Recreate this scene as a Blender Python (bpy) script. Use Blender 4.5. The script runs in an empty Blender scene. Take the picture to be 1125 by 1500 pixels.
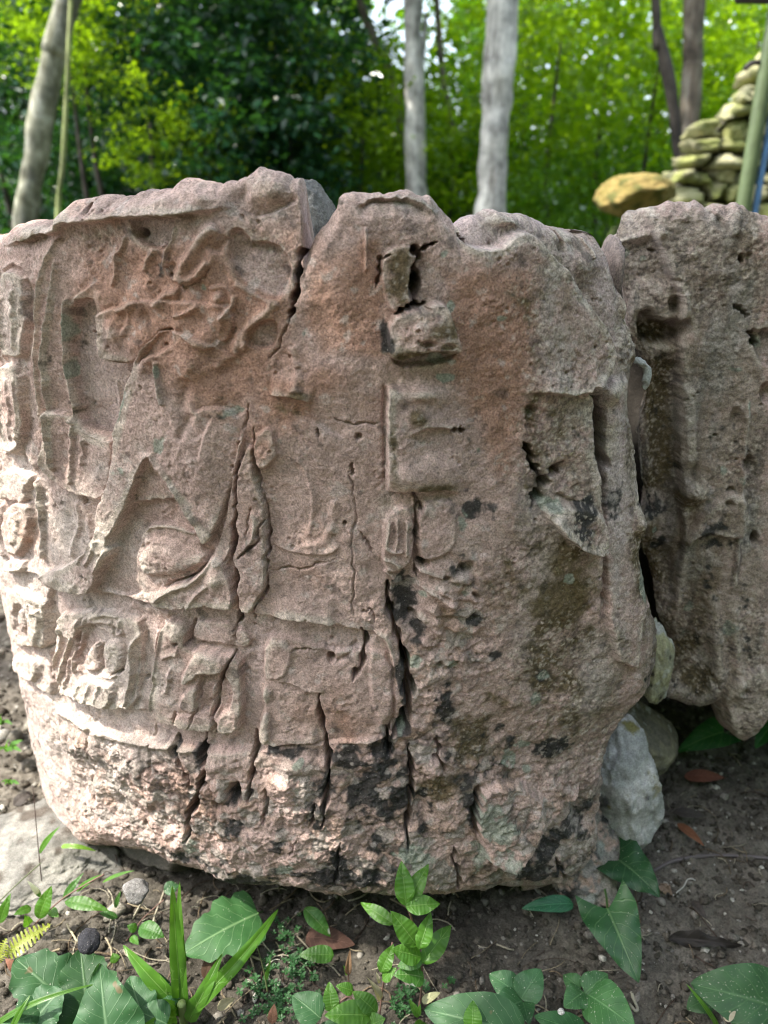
import bpy, math, random
import numpy as np
from mathutils import Vector, Matrix

# ------------------------------------------------------------------ camera, sky, sun, exposure
S = bpy.context.scene
COL = S.collection
PITCH = math.radians(22.0)
FPX = 1091.0                                   # focal length in photo pixels (1125 x 1500)
CAMP = np.array([0.0, 0.0, 1.0])
cam_d = bpy.data.cameras.new('camera')
cam = bpy.data.objects.new('camera', cam_d)
COL.objects.link(cam)
cam.location = CAMP
cam.rotation_euler = (math.pi / 2 - PITCH, 0, 0)
cam_d.sensor_fit = 'VERTICAL'
cam_d.sensor_height = 36.0
cam_d.sensor_width = 36.0
cam_d.lens = 36.0 * FPX / 1500.0
cam_d.clip_start = 0.02
cam_d.clip_end = 600.0
cam_d.dof.use_dof = True
cam_d.dof.focus_distance = 0.89
cam_d.dof.aperture_fstop = 3.8
S.camera = cam

SUN_EL = math.radians(58.0)
SUN_DIR = Vector((-math.cos(SUN_EL) * 0.985, -math.cos(SUN_EL) * 0.19, math.sin(SUN_EL))).normalized()
W = bpy.data.worlds.new('World')
S.world = W
W.use_nodes = True
nt = W.node_tree
nt.nodes.clear()
sky = nt.nodes.new('ShaderNodeTexSky')
sky.sky_type = 'NISHITA'
sky.sun_disc = False
sky.sun_elevation = SUN_EL
sky.sun_rotation = math.atan2(SUN_DIR.x, SUN_DIR.y)
sky.air_density = 1.0
sky.dust_density = 2.5
sky.ozone_density = 1.0
hsv = nt.nodes.new('ShaderNodeHueSaturation')
hsv.inputs['Saturation'].default_value = 0.60
bg = nt.nodes.new('ShaderNodeBackground')
bg.inputs['Strength'].default_value = 0.15
wo = nt.nodes.new('ShaderNodeOutputWorld')
nt.links.new(sky.outputs[0], hsv.inputs['Color'])
nt.links.new(hsv.outputs[0], bg.inputs['Color'])
nt.links.new(bg.outputs[0], wo.inputs['Surface'])
sun_d = bpy.data.lights.new('sun', 'SUN')
sun_d.energy = 2.15
sun_d.angle = math.radians(0.53)
sun_d.color = (1.0, 0.94, 0.84)
sun = bpy.data.objects.new('sun', sun_d)
COL.objects.link(sun)
sun.rotation_euler = (-SUN_DIR).to_track_quat('-Z', 'Y').to_euler()
S.view_settings.view_transform = 'Standard'
S.view_settings.look = 'None'
S.view_settings.exposure = 2.08
S.view_settings.gamma = 1.0
S.cycles.use_denoising = True
S.cycles.denoising_input_passes = 'RGB_ALBEDO_NORMAL'
S.cycles.denoising_prefilter = 'ACCURATE'
S.cycles.max_bounces = 8
S.cycles.pixel_filter_type = 'BLACKMAN_HARRIS'
S.cycles.filter_width = 1.05
S.cycles.diffuse_bounces = 3
S.cycles.transmission_bounces = 4
S.cycles.transparent_max_bounces = 4
S.cycles.sample_clamp_indirect = 6.0

# ------------------------------------------------------------------ helpers
_c, _s = math.cos(PITCH), math.sin(PITCH)
FW = np.array([0, _c, -_s]); UP = np.array([0, _s, _c])

def ray(u, v):
    a = (np.asarray(u, float) - 562.5) / FPX
    b = (np.asarray(v, float) - 750.0) / FPX
    return np.stack([a, _c - b * _s, -_s - b * _c], -1)

def PZ(u, v, z=-0.06):
    d = ray(u, v); t = (z - 1.0) / d[..., 2]
    return CAMP + d * np.expand_dims(t, -1)

def PY(u, v, y):
    d = ray(u, v); t = y / d[..., 1]
    return CAMP + d * np.expand_dims(t, -1)

def PX3(u, v, y):
    return Vector(PY(u, v, y).tolist())

def proj(P):
    r = P - CAMP
    dep = np.maximum(r[..., 1] * _c - r[..., 2] * _s, 0.05)
    return 562.5 + FPX * r[..., 0] / dep, 750.0 - FPX * (r[..., 1] * _s + r[..., 2] * _c) / dep

def tag(o, label=None, cat=None, group=None, kind=None):
    if label: o['label'] = label
    if cat: o['category'] = cat
    if group: o['group'] = group
    if kind: o['kind'] = kind
    return o

def empty(name, loc, label=None, cat=None, group=None):
    o = bpy.data.objects.new(name, None)
    o.location = loc
    o.empty_display_size = 0.05
    COL.objects.link(o)
    return tag(o, label, cat, group)

def link(name, me, parent=None, mat=None):
    o = bpy.data.objects.new(name, me)
    COL.objects.link(o)
    if mat is not None:
        me.materials.append(mat)
    if parent is not None:
        o.parent = parent
        o.matrix_parent_inverse = Matrix.Translation(-Vector(parent.location))
    return o

def np_mesh(name, V, F, col=None, uv=None, smooth=True):
    """V (n,3) array, F (m,k) index array with constant k; col per-vertex rgb; uv per-vertex."""
    V = np.ascontiguousarray(V, np.float32); F = np.ascontiguousarray(F, np.int32)
    me = bpy.data.meshes.new(name)
    me.vertices.add(len(V)); me.vertices.foreach_set('co', V.ravel())
    k = F.shape[1]
    me.loops.add(F.size); me.loops.foreach_set('vertex_index', F.ravel())
    me.polygons.add(len(F))
    me.polygons.foreach_set('loop_start', np.arange(0, F.size, k, dtype=np.int32))
    me.polygons.foreach_set('use_smooth', np.full(len(F), smooth, dtype=bool))
    if uv is not None:
        l = me.uv_layers.new(name='UVMap')
        l.data.foreach_set('uv', np.ascontiguousarray(uv[F.ravel()], np.float32).ravel())
    me.update(calc_edges=True)
    if col is not None:
        a = me.color_attributes.new('Col', 'FLOAT_COLOR', 'POINT')
        c4 = np.ones((len(V), 4), np.float32); c4[:, :3] = col
        a.data.foreach_set('color', c4.ravel())
    return me

def grid_faces(nr, nc, wrap=False):
    r = np.arange(nr - 1)[:, None]
    c = np.arange(nc if wrap else nc - 1)[None, :]
    c2 = (c + 1) % nc
    return np.stack([r * nc + c, r * nc + c2, (r + 1) * nc + c2, (r + 1) * nc + c], -1).reshape(-1, 4)

RNG = np.random.default_rng(7)
TAB = RNG.random((64, 64, 64)).astype(np.float32)
_q, _ = np.linalg.qr(np.random.default_rng(3).normal(size=(3, 3)))
ROT = _q

def vn(P, freq, seed=0):
    q = (P @ ROT) * freq + np.array([seed * 13.37 + 100, seed * 7.77 + 100, seed * 3.31 + 100])
    i = np.floor(q).astype(np.int64); f = (q - i).astype(np.float32)
    f = f * f * f * (f * (f * 6 - 15) + 10)
    i0 = i & 63; i1 = (i + 1) & 63
    x0, y0, z0 = i0[..., 0], i0[..., 1], i0[..., 2]; x1, y1, z1 = i1[..., 0], i1[..., 1], i1[..., 2]
    fx, fy, fz = f[..., 0], f[..., 1], f[..., 2]
    a = TAB[x0, y0, z0] * (1 - fx) + TAB[x1, y0, z0] * fx
    b = TAB[x0, y1, z0] * (1 - fx) + TAB[x1, y1, z0] * fx
    c = TAB[x0, y0, z1] * (1 - fx) + TAB[x1, y0, z1] * fx
    d = TAB[x0, y1, z1] * (1 - fx) + TAB[x1, y1, z1] * fx
    return (a * (1 - fy) + b * fy) * (1 - fz) + (c * (1 - fy) + d * fy) * fz

def fbm(P, freq, octv=4, seed=0, gain=0.5):
    s = 0; a = 1; t = 0
    for k in range(octv):
        s = s + a * vn(P, freq * 2.03 ** k, seed + k * 5); t += a; a *= gain
    return s / t                                # 0..1, mean .5

def worley(P, freq, seed=0):
    """F1, F2 and the id of the nearest cell, on (N,3) points (2.5-D use is fine)."""
    q = P * freq + seed * 17.3 + 200
    i = np.floor(q).astype(np.int64)
    F1 = np.full(len(P), 9.0, np.float32); F2 = F1.copy(); ID = np.zeros(len(P), np.float32)
    for dx in (-1, 0, 1):
        for dy in (-1, 0, 1):
            for dz in (-1, 0, 1):
                c = i + (dx, dy, dz); m = c & 63
                x, y, z = m[:, 0], m[:, 1], m[:, 2]
                jx = TAB[x, y, z]; jy = TAB[y, z, x]; jz = TAB[z, x, y]
                d = np.sqrt((c[:, 0] + jx - q[:, 0]) ** 2 + (c[:, 1] + jy - q[:, 1]) ** 2 + (c[:, 2] + jz - q[:, 2]) ** 2).astype(np.float32)
                new = d < F1
                F2 = np.where(new, F1, np.minimum(F2, d))
                ID = np.where(new, (jx * 7.3 + jy * 3.1) % 1.0, ID)
                F1 = np.minimum(F1, d)
    return F1, F2, ID

def sstep(a, b, x):
    t = np.clip((x - a) / (b - a), 0, 1)
    return t * t * (3 - 2 * t)

# ------------------------------------------------------------------ material helpers
def new_mat(name):
    m = bpy.data.materials.new(name); m.use_nodes = True
    n = m.node_tree; n.nodes.clear()
    out = n.nodes.new('ShaderNodeOutputMaterial')
    return m, n, out

def nd(n, t, **kw):
    x = n.nodes.new(t)
    for k, v in kw.items():
        if k in x.inputs: x.inputs[k].default_value = v
        else: setattr(x, k, v)
    return x

def noise_node(n, scale, detail=4, rough=0.55, coord=None):
    x = nd(n, 'ShaderNodeTexNoise'); x.inputs['Scale'].default_value = scale
    x.inputs['Detail'].default_value = detail; x.inputs['Roughness'].default_value = rough
    if coord is not None: n.links.new(coord, x.inputs['Vector'])
    return x

def ramp(n, src, stops):
    r = nd(n, 'ShaderNodeValToRGB')
    e = r.color_ramp.elements
    while len(e) < len(stops): e.new(0.5)
    for k, (p, c) in enumerate(stops):
        e[k].position = p; e[k].color = (c, c, c, 1) if np.isscalar(c) else (*c, 1)
    n.links.new(src, r.inputs['Fac'])
    return r

def mix(n, a, b, fac=None, mode='MIX', f=1.0):
    m = nd(n, 'ShaderNodeMix', data_type='RGBA', blend_type=mode)
    m.inputs[0].default_value = f
    if fac is not None: n.links.new(fac, m.inputs[0])
    for k, s in ((6, a), (7, b)):
        if isinstance(s, tuple): m.inputs[k].default_value = (*s, 1)
        else: n.links.new(s, m.inputs[k])
    return m.outputs[2]

def stone_mat(name, bump=1.0, grain=1.0):
    m, n, out = new_mat(name)
    tc = nd(n, 'ShaderNodeTexCoord').outputs['Object']
    at = nd(n, 'ShaderNodeAttribute', attribute_name='Col')
    n1 = noise_node(n, 420, 3, 0.7, tc); n2 = noise_node(n, 95, 5, 0.65, tc); n3 = noise_node(n, 900, 2, 0.6, tc)
    r1 = ramp(n, n1.outputs[0], [(0.30, 0.38), (0.5, 1.0), (0.72, 1.6)])
    r2 = ramp(n, n2.outputs[0], [(0.3, 0.74), (0.7, 1.22)])
    c = mix(n, at.outputs[0], r1.outputs[0], None, 'MULTIPLY', 0.75 * grain)
    c = mix(n, c, r2.outputs[0], None, 'MULTIPLY', 0.9)
    pit = ramp(n, n3.outputs[0], [(0.30, 0.25), (0.37, 1.0)])       # pores
    c = mix(n, c, pit.outputs[0], None, 'MULTIPLY', 0.7)
    n4 = noise_node(n, 610, 1, 0.5, tc)
    wh = ramp(n, n4.outputs[0], [(0.70, 0.0), (0.76, 1.0)])         # pale crystals
    w2 = nd(n, 'ShaderNodeMath', operation='MULTIPLY'); n.links.new(wh.outputs[0], w2.inputs[0]); w2.inputs[1].default_value = 0.55
    c = mix(n, c, (0.55, 0.50, 0.46), w2.outputs[0])
    b = nd(n, 'ShaderNodeBsdfPrincipled', Roughness=0.93)
    b.inputs['Specular IOR Level'].default_value = 0.2
    n.links.new(c, b.inputs['Base Color'])
    add = nd(n, 'ShaderNodeMath', operation='ADD'); n.links.new(n1.outputs[0], add.inputs[0]); n.links.new(n2.outputs[0], add.inputs[1])
    bp = nd(n, 'ShaderNodeBump'); bp.inputs['Strength'].default_value = 0.55 * bump; bp.inputs['Distance'].default_value = 0.0030
    n.links.new(add.outputs[0], bp.inputs['Height']); n.links.new(bp.outputs[0], b.inputs['Normal'])
    n.links.new(b.outputs[0], out.inputs[0])
    return m

M_STONE = stone_mat('weathered_sandstone')
M_PALE = stone_mat('pale_limestone', 1.0, 0.8)
# ------------------------------------------------------------------ carving plan of the stone faces (heights in mm, plan units = face units)
HH, WW = 1500, 1125
H = np.zeros((HH, WW), np.float32)

def win(pts, pad):
    p = np.asarray(pts, float)
    x0 = max(int(p[:, 0].min() - pad), 0); x1 = min(int(p[:, 0].max() + pad) + 1, WW)
    y0 = max(int(p[:, 1].min() - pad), 0); y1 = min(int(p[:, 1].max() + pad) + 1, HH)
    yy, xx = np.mgrid[y0:max(y1, y0), x0:max(x1, x0)].astype(np.float32)
    return (slice(y0, y1), slice(x0, x1)), xx, yy

def seg_d(xx, yy, a, b):
    dx, dy = b[0] - a[0], b[1] - a[1]
    t = np.clip(((xx - a[0]) * dx + (yy - a[1]) * dy) / (dx * dx + dy * dy + 1e-6), 0, 1)
    return np.hypot(xx - a[0] - t * dx, yy - a[1] - t * dy), t

def sdf(pts, xx, yy):
    d = np.full(xx.shape, 1e9, np.float32); ins = np.zeros(xx.shape, bool)
    n = len(pts)
    for i in range(n):
        a, b = pts[i], pts[(i + 1) % n]
        d = np.minimum(d, seg_d(xx, yy, a, b)[0])
        if a[1] != b[1]:
            c = ((a[1] > yy) != (b[1] > yy)) & (xx < (b[0] - a[0]) * (yy - a[1]) / (b[1] - a[1]) + a[0])
            ins ^= c
    return np.where(ins, -d, d)

def smooth_pts(pts, n=2, closed=True):
    p = [np.array(q, float) for q in pts]
    for _ in range(n):
        o = []
        m = len(p)
        for i in range(m if closed else m - 1):
            a, b = p[i], p[(i + 1) % m]
            o += [a * .75 + b * .25, a * .25 + b * .75]
        if not closed: o = [p[0]] + o + [p[-1]]
        p = o
    return [tuple(q) for q in p]

def poly(pts, h, e=4.0, sm=1, cv=None):
    """raise (or sink) the inside of an outline by h mm; e = width of the sloping edge"""
    cv = H if cv is None else cv
    if sm: pts = smooth_pts(pts, sm)
    if e < 7: e = max(e * .62, 1.5)
    w, xx, yy = win(pts, e * 2 + 2)
    s = sdf(pts, xx, yy)
    cv[w] += h * sstep(e, -e, s)

def dome(pts, h, r=14, sm=1):
    """raised outline with rounded cross-section"""
    if sm: pts = smooth_pts(pts, sm)
    w, xx, yy = win(pts, 3)
    s = np.clip(-sdf(pts, xx, yy) / r, 0, 1)
    H[w] += h * np.sqrt(1 - (1 - s) ** 2)

def line_d(pts, xx, yy):
    d = np.full(xx.shape, 1e9, np.float32); T = np.zeros(xx.shape, np.float32)
    n = len(pts) - 1
    for i in range(n):
        dd, t = seg_d(xx, yy, pts[i], pts[i + 1])
        c = dd < d
        d = np.where(c, dd, d); T = np.where(c, (i + t) / n, T)
    return d, T

def ridge(pts, h, w=4.0, sm=1, fade=0.12, cv=None):
    cv = H if cv is None else cv
    if sm: pts = smooth_pts(pts, sm, False)
    if w < 6: w = max(w * .70, 1.7); h = h * .85
    q, xx, yy = win(pts, w * 3)
    d, T = line_d(pts, xx, yy)
    f = sstep(0, fade, T) * sstep(0, fade, 1 - T) if fade else 1
    cv[q] += h * np.exp(-(d / w) ** 2) * f

def edge(pts, h, fall=40, side=1, e=3):
    """a scarp along a line: the ground on its left (side=1) or right (-1) stands h above, and fades back to level over `fall`"""
    pts = smooth_pts(pts, 1, False); e = e * .6
    q, xx, yy = win(pts, fall + 4)
    d = np.full(xx.shape, 1e9, np.float32); sg = np.zeros(xx.shape, np.float32); T = sg.copy()
    n = len(pts) - 1
    for i in range(n):
        a, b = pts[i], pts[i + 1]
        dd, t = seg_d(xx, yy, a, b)
        cr = (b[0] - a[0]) * (yy - a[1]) - (b[1] - a[1]) * (xx - a[0])
        c = dd < d
        d = np.where(c, dd, d); sg = np.where(c, np.sign(cr), sg); T = np.where(c, (i + t) / n, T)
    s = d * sg * (-side)
    f = sstep(0, .22, T) * sstep(0, .22, 1 - T)
    H[q] += h * sstep(-e, e, s) * np.clip(1 - d / fall, 0, 1) ** 1.5 * f

CRK = np.zeros((HH, WW), np.float32)
_rc = np.random.default_rng(11)
def crack(pts, depth, w, jit=1.6, t0=0.15, t1=0.15):
    p = [np.array(q, float) for q in pts]
    for _ in range(3):
        o = [p[0]]
        for i in range(len(p) - 1):
            l = np.hypot(*(p[i + 1] - p[i]))
            o += [(p[i] + p[i + 1]) / 2 + _rc.normal(size=2) * min(jit, l * .09), p[i + 1]]
        p = o
    q, xx, yy = win(p, w * 2 + 4)
    d, T = line_d(p, xx, yy)
    ww = w * (0.25 + 0.75 * np.minimum(sstep(0, t0, T) if t0 else 1, sstep(0, t1, 1 - T) if t1 else 1))
    ww = ww * (0.8 + 0.4 * np.sin(T * 23 + pts[0][0]))
    CRK[q] = np.maximum(CRK[q], depth * np.clip(1.25 - d / ww, 0, 1) ** 0.7)

def hole(x, y, rx, ry, depth, ang=0):
    q, xx, yy = win([(x - rx, y - ry), (x + rx, y + ry)], max(rx, ry) * .6 + 2)
    c, s = math.cos(ang), math.sin(ang)
    X = ((xx - x) * c + (yy - y) * s) / rx; Y = (-(xx - x) * s + (yy - y) * c) / ry
    r = np.hypot(X, Y)
    CRK[q] = np.maximum(CRK[q], depth * np.clip(1.35 - r, 0, 1) ** 0.6)

def bump(x, y, rx, ry, h, ang=0):
    R = max(rx, ry) * 2.2
    q, xx, yy = win([(x - R, y - R), (x + R, y + R)], 0)
    c, s = math.cos(ang), math.sin(ang)
    X = ((xx - x) * c + (yy - y) * s) / rx; Y = (-(xx - x) * s + (yy - y) * c) / ry
    H[q] += h * np.exp(-(X * X + Y * Y))

# ---- left side: glyph column that runs round the flank
poly([(12, 398), (50, 396), (55, 440), (54, 515), (40, 522), (14, 518)], 9, 5)
ridge([(4, 392), (3, 470), (4, 530)], 6, 2.5); ridge([(14, 395), (12, 470), (15, 530)], 5, 2.5)
crack([(11, 450), (12, 482)], 14, 3)
ridge([(22, 430), (20, 510)], 3, 4); ridge([(40, 420), (41, 512)], 4, 4)
poly([(6, 534), (46, 532), (47, 600), (44, 655), (20, 664), (4, 655)], 10, 5)
ridge([(12, 560), (10, 640)], 3, 3); ridge([(27, 548), (26, 645)], 3, 3); ridge([(40, 548), (38, 645)], 3, 3)
edge([(0, 664), (20, 667), (38, 664), (50, 672), (58, 690)], 5, 26, 1)
poly([(0, 690), (40, 688), (58, 700), (44, 712), (42, 735), (22, 732), (2, 728)], 9, 5)
poly([(14, 738), (40, 733), (50, 750), (48, 790), (40, 812), (20, 808), (13, 780)], 10, 6)
poly([(23, 752), (38, 748), (40, 790), (28, 794)], 4, 3)
ridge([(6, 735), (5, 790), (12, 815)], 6, 3)
poly([(18, 818), (44, 815), (50, 832), (20, 834)], 7, 4)
edge([(16, 832), (40, 834), (62, 838), (72, 848)], 6, 24, 1)
ridge([(58, 700), (63, 720), (65, 760), (68, 800), (69, 818)], 9, 3.2)
poly([(16, 866), (36, 858), (64, 870), (78, 884), (78, 940), (74, 946), (30, 942), (22, 920)], 8, 5)
poly([(32, 880), (50, 882), (52, 930), (36, 934)], -6, 4); poly([(38, 890), (48, 890), (48, 922), (40, 924)], 5, 3)
poly([(58, 886), (72, 890), (70, 940), (60, 942)], 5, 3)
crack([(58, 946), (80, 943)], 7, 3)
poly([(30, 960), (50, 962), (66, 966), (64, 994), (48, 990), (36, 980)], 8, 5)
edge([(22, 962), (38, 978), (52, 992), (66, 1008), (84, 1016)], 7, 22, 1)

# ---- top lip along the left block
edge([(0, 363), (34, 357), (66, 347), (97, 341), (104, 327), (140, 326), (186, 320), (225, 316), (262, 319), (300, 311), (344, 305)], 11, 44, 1, 4)
edge([(344, 308), (372, 318), (398, 312), (420, 300), (436, 296)], -5, 30, 1, 5)
bump(398, 276, 34, 20, 5); bump(350, 290, 12, 22, -7, .4); bump(300, 290, 16, 12, 4); bump(240, 296, 20, 9, 4)
hole(128, 307, 5, 10, 20, -.3); bump(118, 302, 15, 12, -6)
bump(100, 318, 9, 14, 6); bump(45, 336, 24, 9, 5)
ridge([(62, 420), (40, 380), (10, 395)], 4, 5)

# ---- head-dress and face (badly worn)
poly([(195, 319), (228, 317), (255, 319), (259, 332), (254, 352), (244, 366), (226, 362), (208, 352), (197, 336)], -10, 4)
hole(205, 341, 7, 4.5, 16, .3); bump(236, 342, 16, 8, -3, .5)
ridge([(259, 330), (252, 358), (245, 380), (244, 392)], 6, 5)
ridge([(188, 345), (183, 365), (174, 372), (175, 395), (169, 420)], 5, 4)
ridge([(244, 358), (225, 368), (214, 398)], 5, 5)
bump(200, 390, 16, 26, -4, .2); bump(155, 362, 26, 18, -4)
ridge([(320, 330), (300, 345), (285, 372), (268, 398), (262, 415)], 8, 8)
ridge([(316, 366), (304, 392), (288, 408), (268, 416)], 7, 7)
ridge([(335, 346), (318, 366), (305, 386)], -4, 6)
crack([(268, 418), (288, 414), (300, 404), (310, 393)], 5, 4, .6)
ridge([(340, 334), (355, 338), (364, 352), (370, 358), (388, 354), (406, 360), (420, 374)], 0.1, 3)
poly([(340, 337), (352, 336), (362, 346), (368, 358), (386, 355), (404, 360), (421, 376), (425, 400), (418, 430), (398, 442), (370, 428), (346, 405), (336, 380), (336, 350)], -9, 5)
bump(352, 375, 18, 20, -4); bump(398, 380, 16, 10, 2)
bump(322, 436, 10, 11, 12); ridge([(306, 424), (322, 418), (338, 424), (344, 442), (338, 460), (325, 466)], 5, 5)
bump(318, 436, 26, 26, -4)
ridge([(344, 414), (362, 420), (385, 432), (402, 446)], 5, 6); ridge([(376, 470), (395, 452), (408, 444)], 6, 6)
ridge([(325, 470), (342, 452), (347, 430)], 5, 5)
ridge([(236, 452), (242, 436), (254, 428), (266, 430)], 7, 6); ridge([(260, 462), (280, 456), (298, 446)], 5, 5)
bump(222, 462, 9, 10, -6); bump(195, 462, 8, 10, -4)
poly([(366, 486), (372, 474), (388, 466), (405, 470), (408, 490), (398, 510), (372, 510), (364, 498)], -8, 5)
edge([(360, 520), (364, 498), (370, 480), (384, 468), (404, 470)], 5, 26, 1, 4)
ridge([(344, 520), (350, 495), (366, 478), (380, 466)], 4, 7)
ridge([(318, 540), (335, 522), (352, 518)], 3, 6)
for (x, y, r, h) in [(165, 445, 12, 5), (176, 485, 12, 6), (210, 500, 14, 4), (285, 440, 12, 4), (270, 475, 11, 4), (300, 500, 14, 4), (335, 486, 12, -4), (150, 430, 10, 4), (200, 435, 10, 4), (260, 395, 8, -4), (310, 412, 7, 3), (328, 400, 8, -4), (290, 530, 16, 3), (335, 545, 18, -4), (300, 560, 20, -3)]:
    bump(x, y, r, r * 1.15, h)
ridge([(178, 455), (195, 450), (210, 440)], 4, 5); ridge([(198, 440), (196, 470), (190, 490)], 4, 4)
edge([(112, 441), (125, 428), (140, 418), (150, 410)], 4, 16, -1, 4)

# ---- U-shaped band on the left
edge([(98, 345), (85, 365), (75, 400), (69, 440), (66, 500), (67, 560), (69, 620), (73, 662), (77, 684), (88, 702)], 6, 26, 1, 2.6)
edge([(92, 380), (91, 430), (84, 480), (79, 515), (82, 560), (85, 620), (88, 660), (91, 688)], 7, 24, 1, 2.6)
ridge([(108, 430), (105, 470), (106, 520), (110, 560), (116, 600), (117, 620)], 7, 4)
ridge([(117, 616), (115, 650), (112, 690), (113, 706)], 4, 4); ridge([(130, 640), (125, 680)], 3, 4)
poly([(73, 664), (77, 684), (90, 705), (108, 718), (130, 726), (154, 731), (166, 700), (173, 645), (150, 640), (131, 627), (119, 612), (100, 600), (80, 600)], 8, 3.5)
poly([(113, 441), (140, 436), (146, 452), (150, 480), (149, 515), (153, 525), (170, 534), (200, 534), (192, 570), (183, 605), (173, 643), (158, 640), (140, 633), (128, 622), (117, 600), (109, 555), (107, 490)], -12, 4)
ridge([(132, 627), (146, 637), (160, 641), (172, 641)], 5, 3)
ridge([(160, 560), (164, 610)], 2.5, 3); hole(131, 487, 3, 2, 5); hole(52, 614, 1.6, 1.4, 6)

ridge([(98, 345), (85, 365), (75, 400), (69, 440), (66, 500), (67, 560), (69, 620), (73, 662), (77, 684), (88, 702)], 5, 3.2, fade=.05)
ridge([(92, 380), (91, 430), (84, 480), (79, 515), (82, 560), (85, 620), (88, 660), (91, 688)], 6, 3.2, fade=.05)
# ---- standing figure: body, legs, feet
body = [(250, 480), (236, 487), (213, 518), (198, 555), (186, 595), (175, 640), (172, 680), (166, 702), (154, 732), (148, 765), (145, 785), (132, 810), (104, 826), (78, 833), (73, 842), (84, 854), (112, 862), (140, 868), (152, 846), (158, 822), (170, 806), (163, 792), (180, 762), (192, 738), (226, 656), (242, 685), (262, 714), (272, 732), (285, 757), (297, 785), (308, 798), (330, 745), (345, 690), (358, 640), (366, 590), (360, 540), (330, 510), (290, 490)]
_b = smooth_pts(body, 1); _w, _x, _y = win(_b, 6); H[_w] += 12 * sstep(1.5, -1.5, sdf(_b, _x, _y)) * sstep(372, 292, _x - .12 * (_y - 640))
poly([(150, 521), (170, 529), (200, 531), (213, 519), (235, 487), (250, 478), (275, 486), (300, 508), (330, 505), (350, 470), (330, 440), (150, 440)], 6, 4)
poly([(236, 490), (250, 480), (262, 482), (262, 500), (250, 512), (222, 520), (215, 530)], -7, 6)
ridge([(243, 524), (242, 545), (247, 575), (252, 590)], 6, 4.5); ridge([(285, 548), (275, 600), (300, 640)], -3, 8)
edge([(292, 600), (310, 592), (340, 598), (352, 612)], -4, 30, 1, 5); edge([(318, 600), (305, 640), (300, 670)], -3, 25, -1, 4)
ridge([(272, 640), (290, 600)], -3, 6); ridge([(225, 655), (258, 710), (290, 770)], 4, 7)
poly([(224, 660), (240, 687), (258, 714), (268, 731), (245, 733), (205, 736), (194, 742), (205, 705)], 3, 4)
poly([(190, 742), (204, 735), (245, 732), (270, 731), (283, 756), (296, 784), (307, 800), (312, 815), (300, 838), (270, 852), (235, 868), (180, 872), (160, 866), (150, 850), (160, 822), (172, 806), (166, 793), (182, 762)], -4, 3.5)
ridge([(158, 806), (146, 790)], 4, 3); ridge([(140, 824), (152, 795), (150, 785)], 4, 3); ridge([(128, 820), (142, 790)], 3, 3); ridge([(152, 835), (164, 800)], 3, 3)
ridge([(115, 730), (120, 760), (112, 800), (108, 815)], 4, 5); ridge([(124, 735), (130, 765), (136, 790)], 3, 5)
crack([(122, 725), (125, 738)], 5, 2.5)
bump(95, 842, 12, 9, 4); bump(120, 850, 10, 10, 3)
# cushion under the thigh
poly([(206, 786), (216, 771), (236, 768), (266, 773), (292, 781), (297, 806), (306, 818), (292, 838), (266, 849), (246, 856), (234, 866), (222, 880), (211, 870), (202, 850), (198, 820)], 6, 3)
dome([(212, 800), (226, 791), (250, 793), (276, 806), (303, 819), (290, 830), (256, 842), (216, 842), (204, 826)], 7, 14)
ridge([(212, 795), (226, 790), (252, 793), (280, 806), (302, 818)], 4, 4)
ridge([(208, 780), (218, 771), (240, 770), (268, 776), (292, 783)], 3, 4)
# rear foot
poly([(222, 880), (234, 866), (246, 857), (268, 853), (292, 842), (304, 826), (309, 814), (330, 824), (342, 850), (347, 890), (318, 890), (290, 886), (252, 894)], 9, 4)
ridge([(232, 878), (245, 862), (275, 856), (300, 838), (308, 815)], 5, 4.5); ridge([(310, 812), (322, 822), (334, 826), (340, 800)], 5, 4); bump(318, 848, 12, 14, 5)
ridge([(276, 890), (290, 868), (310, 852)], 3, 4)

# ---- upright shaft between the two long cracks
poly([(362, 618), (352, 655), (344, 692), (336, 735), (325, 782), (312, 818), (330, 826), (340, 800), (346, 740), (350, 690), (360, 640)], 6, 3)
poly([(352, 680), (372, 640), (375, 682), (382, 712), (391, 746), (392, 840), (388, 866), (372, 896), (350, 894), (349, 860), (342, 815), (346, 750)], 7, 3)
poly([(374, 640), (400, 620), (410, 660), (404, 671), (384, 689), (375, 670)], 6, 3)
crack([(352, 672), (348, 705), (345, 740), (344, 775), (341, 808), (342, 822), (347, 840), (349, 870), (348, 895), (347, 914), (341, 924)], 17, 3.8, 1.2, .25, .15)
crack([(374, 625), (373, 660), (378, 700), (382, 720), (389, 745), (391, 800), (391, 850), (388, 868), (376, 884), (370, 896), (370, 912)], 10, 2.4, 1.2)
crack([(389, 760), (380, 772), (380, 792), (362, 806), (351, 816)], 6, 2, 1.5); crack([(370, 740), (364, 765), (362, 785)], 3, 1.6)
ridge([(366, 752), (378, 760), (372, 790), (358, 806)], 4, 5)
crack([(365, 590), (363, 615), (352, 660)], 4, 1.5)

# ---- ground line under the figure, and the glyph zone below it
zone = [(80, 856), (115, 864), (155, 869), (187, 876), (222, 888), (250, 898), (290, 890), (320, 892), (348, 897), (372, 902), (400, 906), (450, 908), (490, 916), (530, 925), (560, 930), (576, 960), (580, 1050), (560, 1080), (470, 1090), (376, 1100), (345, 1100), (290, 1096), (240, 1086), (200, 1080), (165, 1070), (120, 1050), (85, 1034), (78, 960), (74, 880)]
poly(zone, -6.5, 4)
edge([(188, 880), (205, 888), (228, 895), (250, 905)], 4, 16, -1, 3)
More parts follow.
